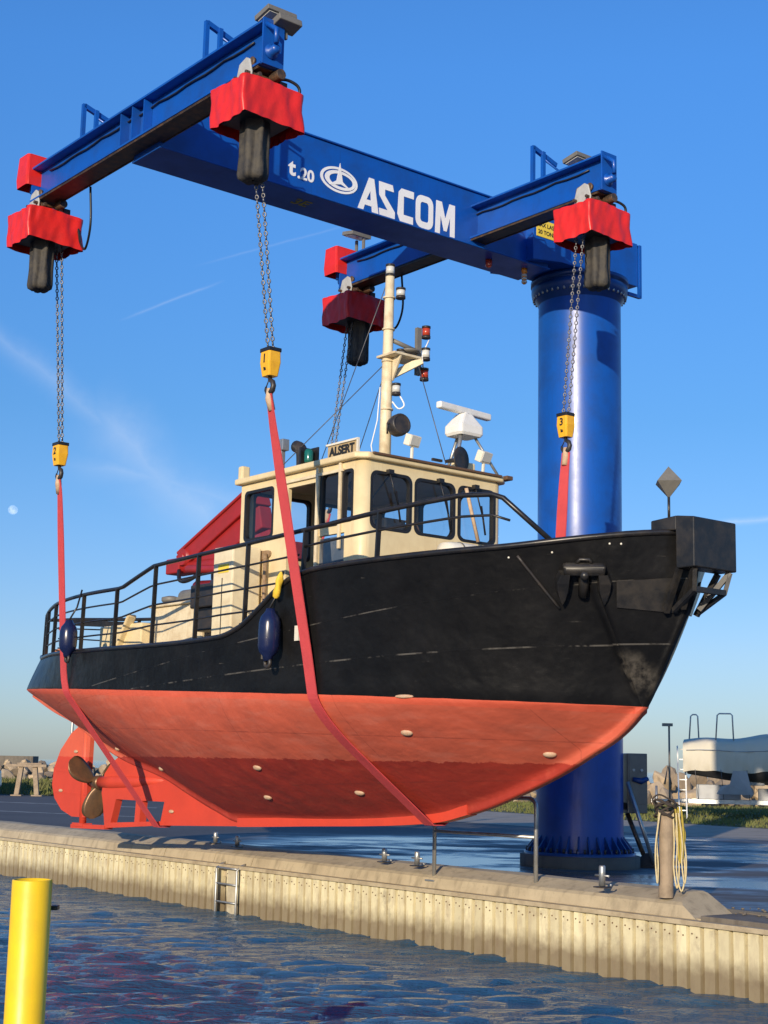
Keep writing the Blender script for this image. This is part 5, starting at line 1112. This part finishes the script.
for k in range(3): mb.tube(smooth_path([(0.09 + 0.03 * k, -0.06, 0.86), (0.11 + 0.03 * k, -0.07, 0.6), (0.12 + 0.02 * k, -0.07, 0.36), (0.15, -0.06, 0.32 + 0.03 * k), (0.13 + 0.03 * k, -0.04, 0.6), (0.10, -0.03, 0.84)], 5), 0.011, 6)
o = build('mooring_rope', mb, mat('olive_rope', (0.42, 0.32, 0.05), 0.8, 0.5), None); o.location = pb; tag(o, 'short olive yellow rope coil hanging high on the timber post', 'rope')

fr = thing('mooring_pile', 'bright yellow steel pile standing in the near water', 'pile', (-1.93, 8.66, 0))
build('pile_tube', MB().lathe([(0.111, -2.5), (0.111, 1.425), (0.108, 1.43), (0.098, 1.43), (0.098, 1.30)], (0, 0, 0), n=48, caps=False), M_POSTY, fr)
build('pile_cap', MB().lathe([(0.0, 1.40), (0.099, 1.40)], (0, 0, 0), n=40, caps=False), mat('pile_cap_yellow', (0.55, 0.33, 0.02), 0.6, 0.4), fr)
build('bracket', MB().box((0.115, 0.10, 1.27), (0.04, 0.06, 0.025)), M_DARK, fr, 0.004)

# ------------------------------------------------------------------ background: breakwater boulders, grass, trailer boat
def rock_mesh(seed):
    rnd = random.Random(seed); bm = bmesh.new(); bmesh.ops.create_icosphere(bm, subdivisions=2, radius=0.5)
    cuts = [(Vector((rnd.gauss(0, 1), rnd.gauss(0, 1), rnd.gauss(0, 1))).normalized(), rnd.uniform(0.22, 0.38)) for _ in range(11)]
    for v in bm.verts:
        for n, d in cuts:
            e = v.co.dot(n) - d
            if e > 0: v.co -= n * e
        v.co *= rnd.uniform(0.97, 1.03)
    me = bpy.data.meshes.new('boulder'); bm.to_mesh(me); bm.free(); return me
M_ROCK = [mat('warm_granite', (0.52, 0.39, 0.24), 0.85, 0.6, (0.22, 0.17, 0.12), 1.5, bump=0.6, bump_scale=6), mat('grey_granite', (0.40, 0.31, 0.21), 0.85, 0.6, (0.15, 0.13, 0.11), 1.5, bump=0.6, bump_scale=6), mat('dark_granite', (0.26, 0.20, 0.14), 0.85, 0.6, (0.08, 0.07, 0.06), 1.5, bump=0.6, bump_scale=6)]
RM = []
for k in range(6):
    me = rock_mesh(k); me.materials.append(M_ROCK[k % 3]); RM.append(me)
def boulder(x, y, z, sz, label, group):
    o = bpy.data.objects.new('boulder', random.choice(RM)); COL.objects.link(o); o.location = (x, y, z); o.rotation_euler = (random.uniform(0, 6), random.uniform(0, 6), random.uniform(0, 6)); o.scale = (sz * random.uniform(1.0, 1.6), sz * random.uniform(0.8, 1.2), sz * random.uniform(0.8, 1.1)); tag(o, label, 'boulder', group)
for k in range(75):
    x = -17.5 + 6.3 * random.random(); r = random.random(); boulder(x, 62.4 + 3.6 * r, GZ + 0.30 + 0.80 * r, random.uniform(0.4, 0.8), 'pale boulder heaped in the breakwater left of the rudder', 'boulders of the breakwater left of the rudder')
for k in range(70):
    x = 8.5 + 11 * random.random(); r = random.random(); boulder(x, 62 + 3.0 * r, GZ + 0.2 + 0.95 * r, random.uniform(0.8, 1.3), 'sunlit tan boulder heaped behind the trailer boat', 'boulders heaped behind the trailer boat')
for k in range(14):
    x = 3.5 + 3.0 * random.random(); boulder(x, 63 + 2 * random.random(), GZ + 0.1 + 0.3 * random.random(), random.uniform(0.5, 0.9), 'low boulder seen below the keel behind the grass', 'low boulders behind the grass')
mb = MB(); mb.prism([(-40, 68.5, 0.7), (-40, 66.6, 0.7), (-40, 67.0, 1.75), (-40, 68.5, 1.75)], (29.0, 0, 0)); mb.prism([(-26, 68.0, 1.75), (-26, 66.9, 1.75), (-26, 66.9, 2.2), (-26, 68.0, 2.2)], (10.8, 0, 0))
tag(build('breakwater_wall', mb, M_CONCD), 'low dark concrete wall on top of the breakwater at far left', 'wall')
mb = MB(); mb.prism([(8, 66.8, 0.7), (8, 64.4, 0.7), (8, 65.6, 1.6), (8, 66.8, 1.6)], (30, 0, 0)); tag(build('rubble_bank', mb, M_ROCK[0]), kind='structure')
# sloping grass bank below the left breakwater
mb = MB(); rows = []
for k in range(30):
    x = -30 + 24 * k / 29; yb = 56.8 - 0.24 * (x + 11); rows.append([Vector((x, yb + t * 4.2, GZ + 0.01 + 0.52 * t ** 1.1 * (0.9 + 0.1 * math.sin(x * 2)))) for t in (0, 0.33, 0.66, 1)])
mb.grid(rows, True); tag(build('bank', mb, M_GRASSB, recalc=False), kind='structure')
def blades(name, region, n, hmin, hmax, zf):
    mb = MB()
    for _ in range(n):
        x, y = region(); z = zf(x, y); h = random.uniform(hmin, hmax); a = random.uniform(0, 6.28); w = 0.02 + 0.012 * random.random(); l = random.uniform(-0.1, 0.1)
        d = Vector((math.cos(a), math.sin(a), 0)) * w; p = Vector((x, y, z)); mb.add([p - d, p + d, p + Vector((l, l * 0.5, h))], [(0, 1, 2)])
    return tag(build(name, mb, mat('meadow_grass', (0.11, 0.13, 0.028), 0.8, 0.6, (0.20, 0.17, 0.07), 0.8), recalc=False), kind='stuff')
def verge_pt():
    while True:
        x, y = random.uniform(2.5, 18), random.uniform(33, 62); t = 53 - (x - 1.0) * 1.65 if x < 9.6 else 38.8 - (x - 9.6) * 0.9
        if y > t + 0.2: return x, y
blades('grass', verge_pt, 14000, 0.05, 0.16, lambda x, y: GZ)
def bank_pt():
    x = random.uniform(-20, -7); t = random.random(); return x, 56.8 - 0.24 * (x + 11) + t * 4.2
blades('grass', bank_pt, 7000, 0.06, 0.22, lambda x, y: GZ + 0.5 * max(0, min(1, (y - 56.8 + 0.24 * (x + 11)) / 4.2)))
# timber trestle, poles and car at the far left
for i, (x, lab) in enumerate(((-13.25, 'pale timber post leaning by the grass bank, left one of the pair'), (-12.5, 'pale timber post leaning by the grass bank, right one of the pair'))):
    mb = MB(); mb.bar((0, 0, 0), (0.10 - 0.25 * i, 0.1, 1.05), 0.17, 0.17); mb.box((0.02, 0, 0.02), (0.4, 0.4, 0.05)); o = build('timber_post', mb, M_TIMBER, None, 0.01); o.location = (x, 56.0, GZ); tag(o, lab, 'post', 'timber posts by the bank')
mb = MB(); mb.box((0, 0, 0.0), (1.5, 0.35, 0.10)); mb.box((0.1, 0.05, 0.075), (0.9, 0.25, 0.05))
o = build('plank', mb, M_TIMBER, None, 0.01); o.location = (-12.95, 56.1, GZ + 1.10); tag(o, 'weathered plank laid across the two timber posts', 'plank')
for x, h, lab in ((-9.82, 4.6, 'thin grey flagpole behind the rudder, taller of the two'), (-9.60, 4.2, 'thin grey flagpole behind the rudder, shorter of the two')):
    mb = MB(); mb.tube([(0, 0, 0), (0, 0, h)], [0.06, 0.03], 8); mb.sphere((0, 0, h + 0.03), 0.05, 8, 6); mb.box((0, 0, 0.05), (0.3, 0.3, 0.1)); o = build('flagpole', mb, M_ZINC, None); o.location = (x, 48.5, GZ); tag(o, lab, 'flagpole', 'flagpoles behind the rudder')
fr = thing('parked_car', 'pale blue car parked at the far left edge', 'car', (-15.95, 55.6, GZ), R(-6))
mb = MB(); cpts = [(-2.0, 0.25), (-2.0, 0.75), (-1.7, 0.9), (-1.2, 1.0), (-0.6, 1.45), (0.7, 1.48), (1.4, 1.05), (2.0, 0.9), (2.05, 0.3)]
mb.prism([(x, -0.8, z) for x, z in cpts], (0, 1.6, 0)); build('body', mb, M_CARBLUE, fr, 0.08, segs=3)
mb = MB(); mb.prism([(-0.98, -0.812, 1.04), (-0.56, -0.812, 1.40), (0.62, -0.812, 1.42), (1.2, -0.812, 1.06)], (0, 1.624, 0)); build('side_window', mb, M_ANTIFOUL, fr)
for x in (-1.25, 1.3):
    for y in (-0.78, 0.78): build('wheel', MB().lathe([(0.18, -0.1), (0.3, -0.09), (0.32, 0), (0.3, 0.09), (0.18, 0.1)], (x, y, 0.32), (0, 1, 0), 20), M_RUBBER, fr)

# covered sailing boat on its trailer at the right
tb = Vector((9.40, 46.2, GZ)); trz = R(-14)
fr = thing('boat_trailer', 'white steel boat trailer parked on the grass under the covered boat', 'trailer', tb, trz)
mb = MB()
for y in (-0.45, 0.45): mb.bar((-0.2, y, 0.52), (6.8, y, 0.52), 0.08, 0.12)
for x in (0.3, 1.7, 3.0, 4.8, 6.5): mb.bar((x, -0.45, 0.52), (x, 0.45, 0.52), 0.07, 0.078)
mb.bar((-0.2, 0, 0.52), (-1.1, 0, 0.5), 0.09, 0.1); mb.tube([(-0.95, 0, 0.95), (-0.95, 0, 0.1)], 0.035, 8); build('frame', mb, M_ZINC, fr)
for x in (3.2, 4.0):
    for y in (-0.62, 0.62): build('wheel', MB().lathe([(0.14, -0.09), (0.29, -0.085), (0.31, 0), (0.29, 0.085), (0.14, 0.09)], (x, y, 0.31), (0, 1, 0), 20), M_RUBBER, fr)
mb = MB(); mb.box((0.9, -0.1, 0.80), (1.3, 0.5, 0.44)); mb.lathe([(0.05, -0.02), (0.2, 0), (0.05, 0.02)], (1.75, -0.42, 0.82), (0, 1, 0), 18); mb.box((2.4, 0, 0.75), (0.7, 0.5, 0.36)); build('keel_support', mb, M_GREYHULL, fr, 0.02)
for x in (2.0, 5.5): build('bunk', MB().box((x, 0, 1.08), (0.5, 1.3, 0.12)), M_GREYHULL, fr, 0.02)
fr = thing('covered_boat', 'sailing boat under a cream tarpaulin standing on the white trailer', 'boat', tb + Vector((0, 0, 1.1)), trz)
def hsec(x):
    return 0.92 + 0.26 * math.sin(min(1, x / 4.5) * math.pi / 2) - 0.02 * x
mb = MB(); rows = []
for k in range(26):
    x = 7.2 * k / 25; b = hsec(x); kz_ = 0.22 - 0.34 * math.sin(min(1, x / 4.0) * math.pi * 0.55)
    rows.append([Vector((x, -b * math.cos(R(a)) ** 0.6 if a < 90 else 0, 0.42 - (0.42 - kz_) * math.sin(R(a)))) for a in (0, 15, 30, 45, 60, 75, 90)] + [Vector((x, b * math.cos(R(a)) ** 0.6, 0.42 - (0.42 - kz_) * math.sin(R(a)))) for a in (75, 60, 45, 30, 15, 0)])
mb.grid(rows, True); mb.add(rows[-1], [tuple(range(13))]); mb.add(rows[0], [tuple(range(13))]); build('hull', mb, M_ANTIFOUL, fr)
mb = MB(); rows = []
for k in range(140):
    x = -0.1 + 7.4 * k / 139; b = hsec(max(0, x)) + 0.05; ht = 1.26 + 0.05 * math.sin(x * 2.9) + 0.16 * math.exp(-((x - 2.2) / 0.9) ** 2) + 0.12 * math.exp(-((x - 4.4) / 1.2) ** 2)
    f_ = lambda q: 0.035 * math.sin(x * 4.1 + q * 3) * math.sin(x * 1.3 + q) + 0.022 * math.sin(x * 11 + q * 5) + 0.012 * math.sin(x * 23 + q * 9)
    rows.append([Vector((x, s_ * (b * c + f_(z * 2 + s_)), z + (0.03 * math.sin(x * 3.1) + 0.015 * math.sin(x * 9)) * (z < 0.4))) for s_, c, z in ((-1, 0.97, 0.30), (-1, 1.03, 0.55), (-1, 1.05, 0.85), (-1, 1.02, 1.12), (-1, 0.80, ht - 0.08), (-1, 0.3, ht), (1, 0.3, ht), (1, 0.80, ht - 0.08), (1, 1.02, 1.12), (1, 1.05, 0.85), (1, 1.03, 0.55), (1, 0.97, 0.30))])
mb.grid(rows, True); mb.add(rows[0], [tuple(range(12))]); build('tarpaulin', mb, M_TARP, fr)
for x0_, x1_, y, zt in ((0.05, 0.32, -0.25, 2.0), (0.85, 1.35, -0.75, 2.02)):
    mb = MB(); mb.tube([(x0_, y, 1.1), (x0_ + 0.06, y, zt - 0.05), (x0_ + 0.12, y, zt), (x1_ - 0.05, y, zt), (x1_, y, zt - 0.05), (x1_ + 0.03, y, 1.1)], 0.022, 8); build('pulpit_rail', mb, M_ZINC, fr)
for k in range(9):
    x = 0.25 + 0.75 * k; b = hsec(x) + 0.09; build('lacing', MB().tube([(x, -b, 0.36), (x + 0.04, -b * 0.8, -0.1), (x + 0.06, -0.47, -0.52)], 0.009, 5), M_WIRE, fr)
build('rubbing_strake', MB().tube([(7.0 * k / 30, -(hsec(7.0 * k / 30) + 0.125), 0.92 + 0.02 * math.sin(k * 0.7)) for k in range(31)], 0.012, 5), M_GREYHULL, fr)
build('lifebuoy', MB().tube([(3.55, -0.85 + 0.02 * math.cos(a), 1.40 + 0.2 * math.sin(a)) if False else (3.55 + 0.2 * math.cos(a), -0.95, 1.42 + 0.2 * math.sin(a)) for a in [2 * math.pi * k / 20 for k in range(20)]], 0.08, 8, False, True), M_WHITEP, fr)
mb = MB(); mb.prism([(1.35, -1.12, 0.34), (1.75, -1.14, 0.34), (1.9, -1.1, -0.35), (0.85, -0.9, -0.35), (1.0, -0.95, -0.12), (1.25, -1.05, -0.05)], (0, 0.06, 0)); build('tarpaulin_flap', mb, M_GREYHULL, fr)
fr = thing('leaning_ladder', 'slim white ladder propped at the end of the covered boat', 'ladder', tb + Vector((-0.35, -0.9, 0)), trz)
for k in (0, 1): build('stile', MB().bar((0.22 * k - 0.1, 0, 0), (0.22 * k - 0.18, 0.75, 2.15), 0.04, 0.06), M_WHITEP, fr)
for k in range(7): build('rung', MB().bar((-0.11, 0.1 * k + 0.08, 0.3 * k + 0.25), (0.11, 0.1 * k + 0.08, 0.3 * k + 0.25), 0.025, 0.03), M_ZINC, fr)
mb = MB(); mb.tube([(0, 0, 0), (0, 0, 2.75)], 0.03, 8); mb.box((-0.05, 0, 2.78), (0.3, 0.16, 0.09)); mb.tube([(-0.15, 0, 1.0), (-0.05, 0, 1.55), (0.05, 0, 1.0)], 0.03, 6); o = build('lamp_post', mb, M_GREYBOX, None); o.location = tb + Vector((-0.6, -0.2, 0)); tag(o, 'thin post with small dark lamp head beside the covered boat', 'lamp post')
# daytime moon
s_ = NT('moon_surface'); s_.t.nodes.remove(s_.p); df = s_.n('ShaderNodeBsdfDiffuse'); tr_ = s_.n('ShaderNodeBsdfTransparent'); ad = s_.n('ShaderNodeAddShader')
s_.l(s_.mix(s_.ramp(s_.noise(0.09, 4), 0.4, 0.65), (0.16, 0.15, 0.13), (0.05, 0.05, 0.045)), df.inputs[0]); s_.l(df.outputs[0], ad.inputs[0]); s_.l(tr_.outputs[0], ad.inputs[1]); s_.l(ad.outputs[0], s_.out.inputs[0]); M_MOON = s_.m   # seen through the bright air
md = pixel_dir(13, 510); mp = Vector((0, 0, CAM_H)) + md * 4000
o = build('moon', MB().sphere((0, 0, 0), 12.5, 24, 16), M_MOON, None); o.location = mp; tag(o, 'small pale daytime moon low in the sky at left', 'moon')
